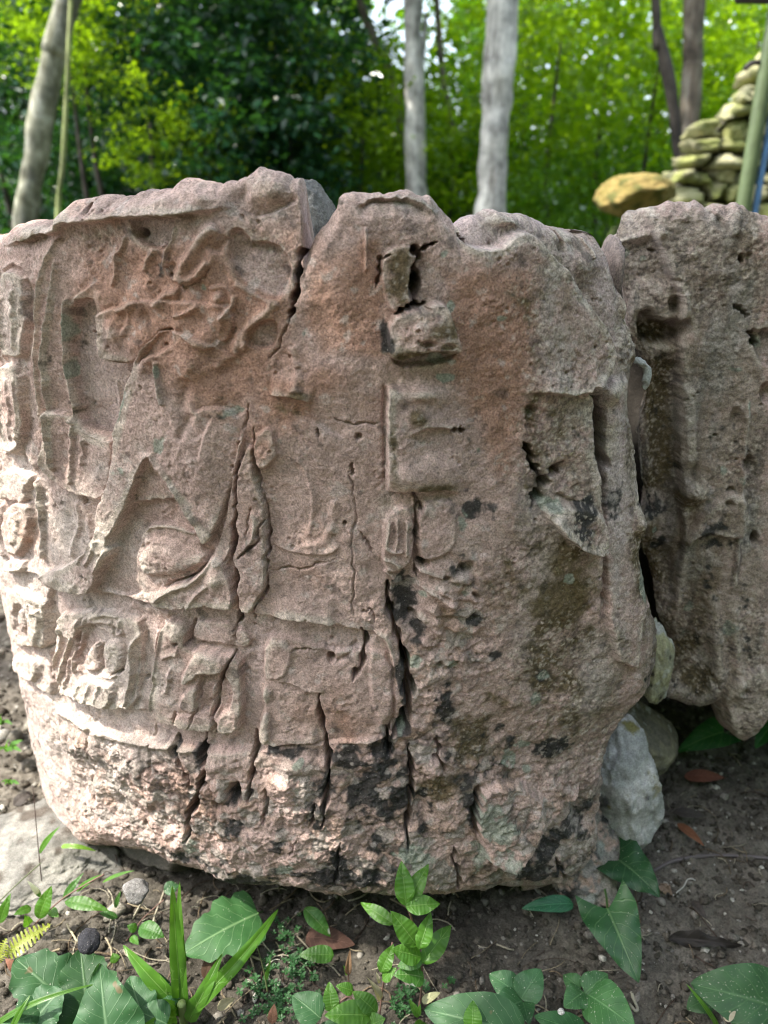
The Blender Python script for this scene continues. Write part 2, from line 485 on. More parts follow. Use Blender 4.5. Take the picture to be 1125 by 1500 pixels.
# first glyph
poly([(88, 898), (124, 893), (124, 930), (95, 934)], 4, 4)
for p, h, w in [([(92, 912), (95, 940), (86, 965), (82, 992)], 6, 3), ([(110, 930), (100, 960), (96, 1000)], 7, 3.5), ([(122, 902), (122, 940), (114, 960), (116, 985)], 6, 3), ([(128, 902), (122, 945)], 4, 2.5), ([(108, 960), (104, 1005)], 4, 3),
                ([(208, 926), (196, 944), (199, 975), (194, 1010), (190, 1030)], 7, 3.5), ([(212, 925), (204, 965), (198, 1030)], -3, 5), ([(132, 905), (150, 898), (176, 900)], 4, 5), ([(166, 908), (166, 928)], 5, 3), ([(178, 905), (180, 930)], 4, 4), ([(180, 960), (183, 965), (181, 985)], 4, 3)]:
    ridge(p, h, w)
edge([(136, 922), (150, 922), (160, 932), (172, 931), (182, 930)], 5, 20, 1, 3)
dome([(151, 945), (160, 937), (172, 938), (183, 950), (182, 975), (172, 990), (160, 984), (152, 972)], 9, 9)
dome([(128, 960), (134, 948), (143, 938), (149, 944), (148, 968), (150, 980), (134, 982), (126, 974)], 7, 6)
crack([(144, 940), (147, 960), (150, 980)], 4, 2); crack([(163, 988), (172, 984), (184, 979)], 6, 2.4)
edge([(116, 978), (130, 983), (160, 990), (176, 990)], 5, 14, 1, 3)
poly([(122, 990), (135, 988), (155, 996), (174, 1000), (172, 1030), (150, 1028), (124, 1018)], 6, 4)
for x in (128, 142, 156): ridge([(x, 995), (x - 5, 1022)], 2.5, 3)
edge([(86, 1004), (105, 1017), (140, 1030), (165, 1037), (195, 1038), (222, 1042)], 7, 34, 1, 3.5)
hole(211, 994, 3, 3, 7); ridge([(228, 925), (224, 960)], 3, 2)
# second glyph
poly([(240, 908), (266, 912), (275, 926), (273, 948), (310, 952), (350, 962), (352, 1000), (356, 1040), (352, 1072), (318, 1071), (262, 1061), (228, 1050), (224, 1040), (228, 1005), (234, 955)], 11, 3)
ridge([(240, 910), (235, 950), (229, 1000), (225, 1042)], 4, 3)
poly([(280, 914), (300, 913), (332, 916), (345, 930), (352, 924), (364, 940), (362, 953), (340, 950), (310, 944), (281, 941)], 4.5, 3)
poly([(276, 915), (281, 915), (280, 940), (274, 945)], -5, 2); crack([(341, 920), (340, 936), (346, 944)], 4, 2)
bump(262, 925, 10, 14, 4); hole(261, 940, 3, 2, 6); edge([(244, 962), (254, 956), (266, 956)], 4, 12, 1, 3)
poly([(272, 992), (286, 957), (296, 953), (326, 958), (336, 968), (328, 982), (298, 982), (288, 988), (276, 996)], 5, 3)
poly([(294, 984), (326, 983), (336, 996), (344, 1016), (338, 1040), (322, 1040), (316, 990), (312, 1038), (294, 1036)], -6, 3)
poly([(272, 1020), (280, 1004), (294, 998), (298, 1018), (292, 1038), (270, 1032)], 3, 4)
poly([(262, 1044), (282, 1038), (316, 1046), (318, 1070), (262, 1060)], 2.5, 4); poly([(322, 1046), (350, 1034), (352, 1070), (322, 1068)], 3, 4)
ridge([(258, 972), (254, 990), (250, 1010)], 3, 3)
crack([(341, 960), (328, 985), (321, 1005), (316, 1040), (317, 1066), (313, 1078)], 14, 3.4, 1); crack([(298, 1000), (296, 1020), (290, 1040), (280, 1062)], 5, 2)
crack([(264, 1036), (260, 1056)], 4, 2)
# right-hand glyph column
poly([(388, 936), (405, 932), (430, 938), (470, 950), (500, 955), (540, 950), (572, 960), (578, 1040), (560, 1085), (480, 1088), (376, 1092), (378, 1062), (388, 1036), (384, 1018), (391, 1002), (384, 994)], 4.5, 4)
poly([(388, 938), (426, 942), (425, 985), (400, 996), (387, 994)], 2.5, 4); dome([(380, 1060), (388, 1042), (396, 1046), (398, 1076), (388, 1092), (378, 1086)], 6, 8); bump(390, 1016, 8, 12, 4)
edge([(400, 996), (430, 1000), (450, 1014), (478, 1016)], 3, 24, 1, 3)
edge([(384, 1094), (420, 1092), (470, 1086)], 6, 30, 1, 4)
crack([(425, 955), (450, 953), (462, 953)], 4, 2); hole(485, 966, 5, 6, 14); bump(480, 962, 14, 10, -3)
crack([(529, 920), (536, 935), (531, 958), (526, 980), (515, 997)], 16, 4.5, 1, .5, .1)
ridge([(525, 940), (510, 962), (492, 970)], -4, 5)
poly([(545, 925), (575, 930), (579, 985), (570, 1050), (556, 1062), (540, 1000)], 3, 6)
crack([(468, 1018), (466, 1036), (471, 1060), (476, 1085), (481, 1112), (482, 1140), (479, 1168), (473, 1190), (473, 1208)], 16, 3.6, 1.4)
crack([(372, 1075), (374, 1092), (371, 1122), (367, 1150), (366, 1172)], 18, 3.8, 1); crack([(372, 1080), (375, 1095), (372, 1115)], 22, 5, .5)

# ---- panel right of the figure
edge([(396, 908), (430, 906), (452, 908), (475, 916), (492, 916)], 7, 50, 1, 4)
edge([(396, 578), (414, 579), (434, 581), (458, 590)], 7, 40, 1, 4); ridge([(428, 505), (436, 540), (434, 575)], 3, 9)
bump(480, 555, 45, 40, 5); edge([(425, 605), (460, 620), (505, 645)], -4, 40, 1, 6)
ridge([(436, 668), (450, 700), (460, 740), (450, 790)], 1.8, 5); ridge([(440, 800), (470, 800), (488, 770), (490, 730)], 1.6, 6)
edge([(400, 800), (415, 806), (440, 812), (480, 815), (500, 800)], 3, 26, 1, 3)
crack([(398, 838), (430, 834), (456, 832), (490, 820)], 3, 1.6); crack([(512, 690), (518, 715), (516, 780), (518, 860), (519, 900)], 3, 1.5, 1.5)
crack([(528, 782), (536, 795), (546, 812)], 5, 2.4); crack([(464, 628), (467, 640)], 5, 2.5); crack([(516, 678), (518, 697)], 6, 2.6)
hole(504, 769, 2.5, 2.5, 7); hole(448, 905, 1.5, 1.5, 4); crack([(490, 612), (520, 622), (556, 620)], 3, 2)
hole(525, 640, 4, 4, 6); crack([(536, 900), (542, 893), (548, 900), (549, 912)], 3, 2)
ridge([(535, 330), (537, 360), (535, 400)], 6, 2.6)                       # pale scratch on the upper panel
edge([(519, 305), (548, 291), (586, 290), (614, 299), (640, 316)], -8, 30, -1, 6)
bump(500, 420, 40, 60, 4); bump(470, 350, 20, 20, 3)

# ---- long vertical notch in the top and its crack
crack([(441, 368), (437, 395), (435, 425), (431, 452), (424, 470)], 34, 4.5, 1, .0, .25)
crack([(424, 470), (412, 500), (396, 525)], 4, 2)

# ---- raised blocks right of the long vertical step
poly([(562, 372), (572, 362), (600, 358), (614, 374), (602, 392), (600, 410), (604, 432), (608, 444), (590, 452), (573, 460), (562, 425), (556, 395)], 7, 4)
crack([(572, 372), (557, 378), (557, 400), (550, 420)], 7, 3, 2.2)
hole(607, 367, 6, 7, 26); crack([(641, 354), (622, 364), (612, 380), (604, 402)], 14, 3)
hole(607, 418, 7, 19, 30, .15); crack([(606, 440), (614, 448), (625, 450)], 16, 5); crack([(580, 459), (596, 450), (610, 446)], 18, 4)
bump(615, 390, 12, 20, -7)
poly([(572, 466), (588, 456), (612, 449), (630, 442), (648, 442), (656, 458), (660, 476), (670, 500), (668, 512), (650, 519), (630, 512), (606, 520), (580, 526), (571, 518), (568, 498)], 17, 3.6)
bump(625, 485, 30, 26, 4); hole(622, 498, 9, 4, 6)
poly([(572, 514), (610, 512), (650, 510), (668, 510), (660, 528), (610, 534), (580, 536)], -7, 5)
edge([(569, 560), (567, 600), (566, 660), (567, 722)], 13, 130, 1, 3); edge([(566, 722), (590, 716), (612, 715), (640, 714), (676, 722)], 8, 60, 1, 3)
bump(622, 572, 24, 14, 5); bump(612, 608, 18, 12, 6); edge([(598, 634), (620, 625), (642, 622), (664, 630), (684, 626)], 5, 22, 1, 4)
bump(645, 680, 30, 26, 4)
bump(600, 690, 26, 22, 4); bump(590, 640, 16, 30, 3)
crack([(660, 628), (680, 630)], 10, 4); crack([(604, 722), (612, 735), (618, 745)], 8, 3); hole(650, 503, 8, 4, 6)
ridge([(562, 560), (563, 640), (565, 712)], -4, 4)
# small seated glyph beside the crack
poly([(580, 745), (592, 738), (604, 750), (606, 800), (600, 828), (580, 840), (562, 836), (562, 790), (565, 755)], 4, 4)
for p in ([(582, 755), (583, 790), (578, 806)], [(572, 762), (566, 800)], [(564, 800), (575, 808), (590, 806)], [(560, 818), (575, 822), (588, 832)], [(596, 760), (594, 815)]): ridge(p, 4, 3.2)
crack([(610, 728), (608, 765), (606, 800), (608, 830), (612, 845)], 9, 3)
poly([(612, 735), (660, 728), (668, 760), (664, 800), (640, 815), (612, 818)], 4, 5)
edge([(560, 838), (574, 850), (580, 862)], 4, 14, 1, 3)

# ---- deep vertical fissure and broken middle
bump(594, 880, 20, 34, -12); bump(606, 915, 14, 20, -8)
crack([(567, 855), (570, 890), (580, 925), (588, 950), (593, 975)], 20, 5, 1.5); crack([(589, 945), (594, 972), (598, 1005), (597, 1035), (592, 1060), (574, 1078)], 40, 8, 1.5, .3, .3)
hole(586, 1062, 12, 10, 14); crack([(570, 1062), (566, 1085), (572, 1105)], 14, 5); crack([(600, 1090), (604, 1130), (603, 1165), (598, 1195), (597, 1240)], 18, 4.5, 2)
hole(618, 822, 9, 6, 12); hole(680, 830, 12, 7, 9, -.5); hole(652, 843, 5, 3.5, 8); hole(695, 870, 3, 6, 7, -.5); hole(668, 836, 4, 3, 8)
for k, (xa, ya, xb, yb, hh) in enumerate([(606, 832, 690, 852, 5), (612, 858, 670, 884, 6), (640, 862, 700, 880, 4), (622, 892, 690, 905, 5), (606, 905, 650, 930, 5), (650, 915, 700, 930, 3), (612, 940, 640, 950, 4)]):
    edge([(xa, ya), ((xa * 2 + xb) / 3, ya + 9), ((xa + 2 * xb) / 3, yb - 5), (xb, yb)], hh, 26, 1, 3)
for k in range(26): bump(_rc.uniform(606, 705), _rc.uniform(825, 960), _rc.uniform(4, 12), _rc.uniform(4, 9), _rc.uniform(-4, 3.5), _rc.uniform(0, 3))
hole(645, 972, 4, 4, 7); hole(668, 968, 3, 3, 6); hole(628, 1012, 2, 2, 5); hole(606, 905, 6, 5, 10)
_lay = ([(690, 250), (684, 345), (686, 362), (735, 366), (745, 353), (770, 342), (790, 345), (802, 356), (816, 378), (832, 392), (850, 424), (868, 448), (896, 487), (906, 514), (902, 538), (880, 566), (868, 572), (866, 584), (872, 600), (868, 650), (880, 700), (882, 800), (878, 900), (890, 1000), (1000, 1000), (1000, 250)])
_w, _x, _y = win(_lay, 8); H[_w] -= 19 * sstep(3, -3, sdf(smooth_pts(_lay, 1), _x, _y)) * sstep(960, 700, _y)
bump(755, 325, 30, 10, 8); bump(845, 345, 22, 14, 8); bump(870, 390, 20, 22, 7); ridge([(835, 330), (842, 350), (835, 372)], -8, 5); crack([(676, 345), (684, 352), (692, 362)], 18, 5)
ridge([(880, 345), (885, 380)], 6, 5); bump(860, 430, 14, 22, -6); bump(895, 450, 16, 24, 5)
edge([(770, 575), (800, 572), (830, 578), (856, 574), (874, 566), (890, 552)], 9, 46, 1, 5)
bump(890, 575, 22, 16, 12); hole(868, 572, 5, 7, 14); crack([(785, 592), (776, 610), (770, 628)], 5, 5)
bump(776, 600, 8, 10, -5)
crack([(764, 645), (772, 662), (779, 682), (788, 694)], 26, 5, .8); crack([(826, 676), (812, 688), (800, 698), (790, 712), (783, 728), (776, 741)], 30, 6.5, .8)
bump(792, 704, 8, 8, -8); bump(818, 684, 10, 7, -8, -.6)
poly([(788, 745), (800, 736), (860, 735), (882, 760), (883, 798), (870, 803), (846, 797), (826, 786), (806, 768)], 10, 5)
edge([(796, 752), (818, 777), (842, 795), (866, 804), (884, 800)], 9, 30, 1, 4)
bump(830, 700, 18, 22, -4, .5); ridge([(812, 720), (826, 730), (845, 738)], -5, 5); edge([(812, 722), (824, 702), (840, 690)], 4, 26, -1, 4)
crack([(883, 585), (886, 620), (887, 660), (890, 686), (882, 704), (880, 725), (879, 745)], 34, 4.5, 1)
poly([(868, 585), (882, 585), (886, 690), (877, 705), (870, 660)], -14, 3)
crack([(879, 745), (882, 800), (880, 850), (884, 890)], 5, 2.4, 2)
poly([(888, 560), (940, 560), (946, 980), (890, 960), (884, 760), (890, 690)], 8, 6)
bump(905, 620, 12, 50, 5)
# broken lower right
edge([(856, 1140), (838, 1158), (820, 1172), (800, 1198), (785, 1215), (760, 1234), (735, 1256), (700, 1290)], 15, 60, -1, 4)
bump(850, 1220, 30, 30, 9); bump(800, 1265, 36, 26, 7); bump(835, 1180, 14, 26, -7, -.5); bump(870, 1160, 20, 30, 6)
crack([(812, 1250), (820, 1275), (834, 1290)], 8, 4)
crack([(703, 1148), (697, 1175), (694, 1200), (699, 1222)], 16, 5, 2); poly([(698, 1150), (760, 1140), (800, 1170), (770, 1240), (715, 1260), (694, 1200)], 10, 6)
crack([(664, 1238), (667, 1265), (672, 1290), (672, 1305)], 14, 4); crack([(640, 1075), (644, 1095), (638, 1108), (650, 1130)], 12, 4, 2)
bump(628, 1125, 22, 18, 8); hole(625, 1132, 3, 3, 7); bump(618, 1185, 10, 18, -8); bump(670, 1180, 26, 34, 5)

# ---- base zone below the glyphs: bulges out, torn and cracked
base = [(60, 1010), (86, 1034), (120, 1050), (165, 1070), (200, 1080), (240, 1086), (290, 1097), (345, 1101), (372, 1104), (440, 1110), (520, 1110), (575, 1100), (640, 1110), (720, 1120), (800, 1130), (900, 1100), (960, 1200), (960, 1420), (-60, 1420), (-60, 960)]
poly(base, 2, 4); bump(150, 1085, 60, 22, 3, .35)
ridge([(86, 1036), (120, 1052), (165, 1072), (200, 1082), (240, 1088), (290, 1098)], 5, 6)
for x, y, rx, ry, h, a in [(130, 1090, 34, 18, 7, .3), (200, 1118, 26, 22, 7, 0), (120, 1150, 22, 34, -7, .3), (230, 1150, 20, 26, 5, 0), (180, 1180, 26, 20, -6, .4), (320, 1120, 24, 18, 5, 0), (330, 1165, 30, 24, 4, 0), (345, 1162, 10, 14, -11, 0), (420, 1150, 22, 26, 6, 0), (440, 1120, 20, 12, 6, 0), (150, 1210, 30, 18, 6, .5), (260, 1230, 24, 22, 6, 0), (90, 1110, 14, 26, -6, 0), (380, 1230, 44, 26, 5, 0), (520, 1150, 20, 24, -5, 0), (540, 1220, 28, 30, -4, 0), (440, 1250, 30, 20, 5, 0), (610, 1270, 30, 24, 5, 0), (740, 1200, 30, 26, 5, 0)]:
    bump(x, y, rx, ry, h, a)
hole(345, 1160, 9, 13, 9); hole(319, 1176, 5, 6, 9); hole(258, 1092, 4, 12, 9)
crack([(300, 1080), (298, 1105), (304, 1125), (300, 1142), (292, 1160), (281, 1185), (274, 1210), (273, 1232)], 22, 5, 2)
crack([(258, 1090), (268, 1118), (278, 1140), (292, 1158)], 8, 3.5, 2); crack([(390, 1150), (392, 1180), (388, 1205)], 7, 3); crack([(462, 1175), (458, 1190), (455, 1207)], 10, 3)
crack([(435, 1225), (430, 1240), (428, 1245)], 6, 2.5); crack([(500, 1230), (495, 1260), (490, 1300)], 7, 3)
crack([(225, 1065), (223, 1090), (230, 1130)], 3, 2); crack([(130, 1040), (140, 1070), (136, 1110)], 3, 2)

# ---- separate stone on the right
poly([(925, 420), (950, 412), (1000, 420), (1010, 468), (986, 476), (964, 468), (948, 456), (924, 470)], 7, 8)
bump(985, 440, 26, 30, 6); bump(950, 440, 22, 18, 4)
poly([(942, 474), (950, 456), (962, 464), (976, 476), (1000, 474), (1009, 466), (1010, 492), (1000, 506), (970, 508), (945, 500)], -24, 8)
hole(992, 447, 8, 11, 16); hole(994, 412, 4, 4, 8); hole(963, 368, 5, 2.5, 8); hole(1085, 379, 3.5, 6, 14); hole(1095, 377, 4, 6, 5)
bump(1012, 372, 10, 8, 4); bump(950, 345, 40, 14, 4); bump(1045, 300, 18, 8, -4); ridge([(905, 360), (922, 352), (960, 344), (975, 338)], 4, 6)
crack([(1074, 446), (1086, 455), (1094, 464)], 12, 4); crack([(1095, 486), (1104, 496), (1110, 510)], 16, 6)
poly([(1100, 488), (1130, 480), (1130, 540), (1112, 530)], -8, 5); bump(1062, 318, 10, 16, -6)
edge([(1030, 300), (1052, 312), (1066, 330), (1070, 350)], 6, 30, 1, 5)
poly([(935, 540), (960, 540), (984, 530), (998, 560), (1000, 620), (1004, 690), (998, 720), (975, 740), (950, 748), (936, 700), (930, 640)], -9, 16)
edge([(998, 560), (1002, 620), (1006, 690)], 8, 40, 1, 4)
bump(952, 655, 14, 30, 8); bump(960, 690, 12, 16, 5)
bump(1015, 720, 20, 14, 15); bump(950, 770, 18, 20, 13); bump(992, 785, 16, 24, 8)
poly([(1000, 800), (1016, 764), (1040, 740), (1070, 720), (1094, 730), (1100, 770), (1080, 788), (1050, 784), (1030, 778)], 9, 6)
poly([(930, 800), (985, 800), (992, 860), (976, 900), (950, 880)], -8, 7)
ridge([(1096, 580), (1092, 650), (1088, 720), (1082, 800), (1072, 870)], 6, 5); 
hole(1098, 680, 8, 10, 11, .4); hole(1106, 790, 5, 9, 16); hole(1080, 612, 7, 12, 7); hole(1067, 735, 6, 4, 8); hole(1072, 720, 5, 4, 7); hole(1049, 638, 3, 2, 6); hole(1122, 575, 6, 12, 12)
edge([(955, 930), (985, 945), (1010, 960), (1040, 965)], -6, 40, 1, 8)
edge([(1000, 960), (1030, 985), (1044, 1020)], -7, 40, -1, 8); bump(1000, 990, 16, 16, -6); bump(990, 1010, 20, 16, 7)
for k in range(5): crack([(1000 + k * 6, 945 + k * 10), (1020 + k * 6, 962 + k * 9), (1040 + k * 4, 980 + k * 8)], 4, 2.5)
ridge([(1040, 860), (1050, 930), (1055, 1000)], 5, 10); ridge([(1075, 880), (1078, 960), (1080, 1020)], 5, 8)
poly([(1056, 1010), (1080, 985), (1130, 970), (1130, 1100), (1080, 1100)], 8, 5); bump(1075, 1030, 20, 16, -6, .5)
hole(1086, 1005, 6, 5, 8)

# first glyph: squarish plate with a sunk field, set before the details
poly([(86, 897), (130, 893), (180, 900), (212, 914), (207, 975), (203, 1035), (165, 1034), (110, 1016), (86, 1002), (83, 950)], 7, 3)
poly([(114, 918), (140, 912), (176, 916), (190, 930), (187, 984), (150, 990), (118, 978)], -7, 3)
HEAD = np.zeros((HH, WW), np.float32); poly([(150, 340), (430, 325), (425, 520), (330, 560), (250, 500), (150, 480)], 1.0, 25, cv=HEAD)
H -= CRK
WORN = None

# ---- colour masks of the faces (stains, lichen and bedding that belong to the stone)
QN = ['dark', 'moss', 'red', 'pale', 'mint', 'grey', 'clast']
Q = {k: np.zeros((HH, WW), np.float32) for k in QN}
def spot(k, x, y, rx, ry, s=1.0, a=0):
    R = max(rx, ry) * 2.4
    q, xx, yy = win([(x - R, y - R), (x + R, y + R)], 0)
    c, n = math.cos(a), math.sin(a)
    X = ((xx - x) * c + (yy - y) * n) / rx; Y = (-(xx - x) * n + (yy - y) * c) / ry
    Q[k][q] = np.maximum(Q[k][q], s * np.exp(-(X * X + Y * Y) * .9))
def area(k, pts, s=1.0, e=25):
    w, xx, yy = win(pts, e * 2)
    Q[k][w] = np.maximum(Q[k][w], s * sstep(e, -e, sdf(pts, xx, yy)))
# iron-red bedding
area('red', [(100, 350), (440, 330), (440, 480), (380, 560), (290, 600), (190, 520), (120, 430)], .85, 40)
area('red', [(455, 380), (560, 340), (560, 520), (470, 520), (440, 470)], 1.0, 22); area('red', [(650, 400), (790, 380), (780, 560), (740, 720), (690, 600), (660, 500)], .95, 30)
area('red', [(1000, 320), (1125, 320), (1125, 480), (1020, 440)], .7, 30); spot('red', 420, 590, 50, 60, .7); spot('red', 480, 550, 50, 40, .7); spot('red', 385, 640, 30, 50, .6)
spot('red', 50, 770, 8, 26, 1.3); spot('red', 170, 320, 60, 20, .5); spot('red', 490, 1060, 60, 50, .5); spot('red', 470, 830, 60, 70, .35); spot('red', 120, 1130, 30, 50, .6); spot('red', 310, 1180, 70, 60, .5)
spot('red', 1030, 760, 50, 40, .6); spot('red', 985, 780, 20, 30, .9); spot('red', 780, 560, 30, 120, .5)
# pale, dusty flank
area('pale', [(-60, 560), (60, 600), (190, 700), (240, 780), (300, 900), (250, 1060), (200, 1200), (60, 1260), (-60, 1100)], .8, 60); area('pale', [(-60, 380), (60, 380), (70, 660), (-60, 700)], .55, 30)
spot('pale', 300, 830, 60, 50, .5); spot('pale', 560, 690, 22, 110, .6); spot('pale', 470, 630, 60, 20, .7, .35); spot('pale', 430, 500, 60, 16, .5); spot('pale', 640, 760, 40, 60, .55); spot('pale', 640, 960, 50, 60, .7); spot('pale', 230, 690, 30, 60, .4); spot('pale', 400, 315, 40, 14, .7, -.2); spot('pale', 660, 590, 40, 20, .6)
area('pale', [(892, 570), (935, 570), (935, 720), (900, 880), (886, 800)], .75, 12); spot('pale', 872, 640, 8, 60, .9); spot('pale', 1095, 1030, 34, 50, .9); spot('pale', 940, 590, 10, 40, .9)
# black lichen crust
for a in [(594, 880, 20, 44, 1.3), (610, 925, 22, 24, 1.0), (590, 1000, 10, 60, 1.0), (590, 1060, 18, 20, 1.1), (706, 742, 30, 22, 1.15), (680, 720, 14, 18, .9), (845, 748, 20, 20, 1.1), (845, 768, 16, 14, 1.1, .4), (850, 640, 18, 14, .9), (566, 490, 12, 24, 1.0), (560, 1120, 30, 50, 1.1), (540, 1180, 34, 46, 1.15), (585, 1150, 26, 40, 1.0), (510, 1110, 34, 22, .95), (430, 1100, 44, 12, .95), (470, 1160, 20, 40, .85), (345, 1162, 14, 18, .9), (350, 1205, 14, 20, .9), (295, 1110, 12, 30, .85), (402, 1235, 16, 22, .9), (640, 1100, 26, 30, .9), (700, 1140, 40, 20, .9, -.5), (690, 1185, 16, 36, 1.0), (620, 1180, 20, 30, .85), (700, 900, 26, 26, .8), (650, 1030, 24, 36, .8), (725, 960, 16, 16, .85), (700, 985, 30, 20, .6), (900, 745, 16, 36, .8), (800, 985, 14, 14, .7), (740, 1075, 30, 24, .7), (800, 1100, 60, 14, .7, -.4), (790, 1240, 90, 20, .85, -.7), (840, 1200, 30, 40, .8), (770, 1270, 70, 30, .75), (470, 1280, 90, 22, .9), (360, 1300, 60, 16, .95), (280, 1262, 60, 18, .9, .3), (545, 1285, 20, 26, 1.0), (500, 1260, 16, 30, .9),
          (850, 560, 16, 8, .6), (1035, 770, 24, 22, .95), (965, 745, 26, 24, 1.0), (968, 800, 20, 24, .95), (1060, 800, 34, 16, .8), (1010, 700, 30, 30, .5), (1090, 900, 12, 60, .7), (975, 1000, 30, 24, .8), (1050, 620, 40, 70, .35), (955, 360, 40, 30, .4), (170, 1240, 30, 20, .7), (60, 1110, 20, 60, .5), (30, 1020, 16, 50, .5), (615, 440, 10, 14, .9), (610, 410, 9, 16, .9), (118, 305, 16, 14, .7), (240, 395, 10, 22, .6), (225, 1105, 10, 10, .8), (260, 1100, 6, 20, .9), (660, 835, 30, 12, .7), (620, 822, 10, 8, .9), (400, 640, 6, 10, .3), (540, 640, 12, 10, .6)]:
    spot('dark', *a)
# ochre-brown moss patches, and narrow brown strips along the ledges
for a in [(830, 880, 46, 70, 1.0), (795, 970, 40, 50, .95), (820, 1000, 40, 40, .9), (790, 920, 16, 50, .9), (690, 1080, 34, 40, 1.0), (640, 1150, 40, 36, .9), (840, 1060, 34, 30, .7), (640, 480, 30, 20, .75), (585, 405, 22, 44, .95), (612, 608, 22, 16, .9), (575, 660, 8, 60, .9), (620, 515, 50, 10, 1.1), (970, 495, 34, 16, 1.2), (970, 570, 28, 60, 1.15), (975, 660, 22, 70, 1.1), (950, 830, 30, 70, 1.1), (965, 720, 20, 20, .9), (1010, 730, 14, 14, .9), (985, 950, 40, 20, .8), (1020, 990, 26, 26, .9), (815, 620, 20, 30, .6), (775, 605, 10, 16, 1.0), (768, 445, 14, 14, .7), (740, 860, 40, 60, .5), (840, 810, 50, 14, .6, .4), (640, 712, 50, 8, .8), (370, 358, 40, 8, .7, .2), (225, 318, 60, 6, .7), (60, 350, 60, 8, .6), (172, 530, 28, 6, .7), (720, 1270, 60, 20, .6), (440, 578, 20, 6, .9), (420, 600, 20, 14, .5), (110, 600, 10, 10, .3)]:
    spot('moss', *a)
# grey-brown granular weathering of the right-hand part
area('grey', [(760, 300), (900, 320), (910, 560), (885, 880), (860, 1100), (740, 1000), (750, 760), (780, 560)], .8, 80); area('pale', [(700, 1240), (800, 1180), (880, 1120), (890, 1290), (700, 1320)], .6, 20); area('grey', [(900, 300), (1125, 300), (1125, 1080), (940, 1060)], 1.0, 20); spot('grey', 780, 330, 90, 30, .7); spot('grey', 600, 300, 70, 16, .6); spot('grey', 400, 270, 60, 16, .5); spot('grey', 150, 300, 60, 14, .5)
spot('grey', 620, 450, 50, 110, .4); spot('grey', 400, 370, 30, 30, .6); spot('grey', 150, 350, 30, 20, .6); spot('grey', 860, 1000, 80, 200, .8); spot('dark', 1030, 850, 40, 90, .5); spot('dark', 1000, 620, 20, 60, .4)
area('red', [(90, 340), (470, 310), (640, 330), (620, 500), (440, 560), (300, 620), (180, 560), (100, 460)], .5, 60)
area('moss', [(740, 760), (880, 800), (880, 1000), (830, 1130), (700, 1140), (640, 1060), (740, 960)], .42, 60); area('moss', [(760, 420), (800, 420), (800, 720), (760, 720)], .45, 25)
# mint lichen
for a in [(440, 1113, 10, 6, 1.5, -.6), (418, 1270, 13, 13, 1.2), (800, 735, 16, 12, 1.2), (675, 770, 10, 22, .9), (610, 968, 14, 10, 1.1), (660, 972, 14, 12, 1.0), (828, 844, 9, 9, 1.2), (785, 1028, 16, 12, 1.0), (800, 990, 10, 10, .9), (750, 1115, 12, 12, 1.1), (770, 1095, 14, 8, 1.1), (775, 1130, 10, 8, 1.0), (720, 1190, 30, 44, 1.05), (740, 1240, 30, 22, .95), (620, 1250, 34, 20, 1.0), (700, 1250, 22, 26, .9), (650, 370, 8, 10, .7), (640, 525, 30, 10, .95), (652, 552, 16, 6, 1.2), (735, 465, 10, 6, .9), (660, 450, 8, 12, .9), (240, 650, 16, 20, .85), (250, 640, 10, 18, .8), (245, 540, 5, 16, 1.2), (107, 475, 3, 20, 1.2), (109, 540, 3, 16, 1.3), (190, 590, 4, 30, 1.1, .3), (186, 690, 12, 40, .6), (345, 600, 14, 10, .9), (365, 793, 6, 10, 1.1), (940, 855, 5, 24, 1.6), (280, 1240, 16, 22, .9), (585, 1065, 10, 12, 1.0), (445, 485, 6, 22, .9), (922, 372, 14, 12, .8), (912, 392, 8, 9, .8), (950, 380, 5, 4, 1.6), (1010, 890, 10, 12, 1.0), (1068, 918, 12, 16, .9), (1075, 540, 14, 5, .9), (1062, 690, 10, 10, .9), (1088, 705, 5, 5, 1.7), (1098, 600, 3, 10, 1.6), (1002, 930, 8, 8, .8), (300, 420, 5, 6, .8), (270, 388, 5, 6, .9), (620, 870, 10, 8, .9), (680, 865, 10, 10, .8), (870, 640, 7, 50, .6), (845, 1150, 20, 40, .5), (700, 660, 8, 8, .8), (1110, 500, 14, 16, .7), (960, 780, 4, 4, 1.6)]:
    spot('mint', *a)
# pink clasts showing through the broken base
area('clast', [(80, 1060), (290, 1110), (540, 1120), (600, 930), (690, 800), (740, 900), (660, 1050), (760, 1130), (880, 1120), (880, 1300), (600, 1340), (300, 1300), (120, 1220)], 1.0, 30)

def blur(a, n):
    for _ in range(2):
        for ax in (0, 1):
            c = np.cumsum(np.pad(a, [(n + 1, n) if k == ax else (0, 0) for k in (0, 1)], 'edge'), axis=ax)
            a = (np.take(c, range(2 * n + 1, c.shape[ax]), ax) - np.take(c, range(0, c.shape[ax] - 2 * n - 1), ax)) / (2 * n + 1)
    return a.astype(np.float32)

def samp(A, u, v):
    u = np.clip(u, 0, WW - 1.001); v = np.clip(v, 0, HH - 1.001)
    i = u.astype(np.int64); j = v.astype(np.int64); fu = (u - i).astype(np.float32); fv = (v - j).astype(np.float32)
    return (A[j, i] * (1 - fu) + A[j, i + 1] * fu) * (1 - fv) + (A[j + 1, i] * (1 - fu) + A[j + 1, i + 1] * fu) * fv

PALT = dict(base=(.485, .352, .306), red=(.39, .222, .155), pale=(.53, .465, .42), dark=(.036, .037, .036), moss=(.125, .092, .042), grey=(.325, .272, .222), mint=(.29, .315, .255), clast=(.47, .325, .255), ltgrey=(.34, .33, .30), dust=(.56, .452, .428), worn=(.56, .49, .41))

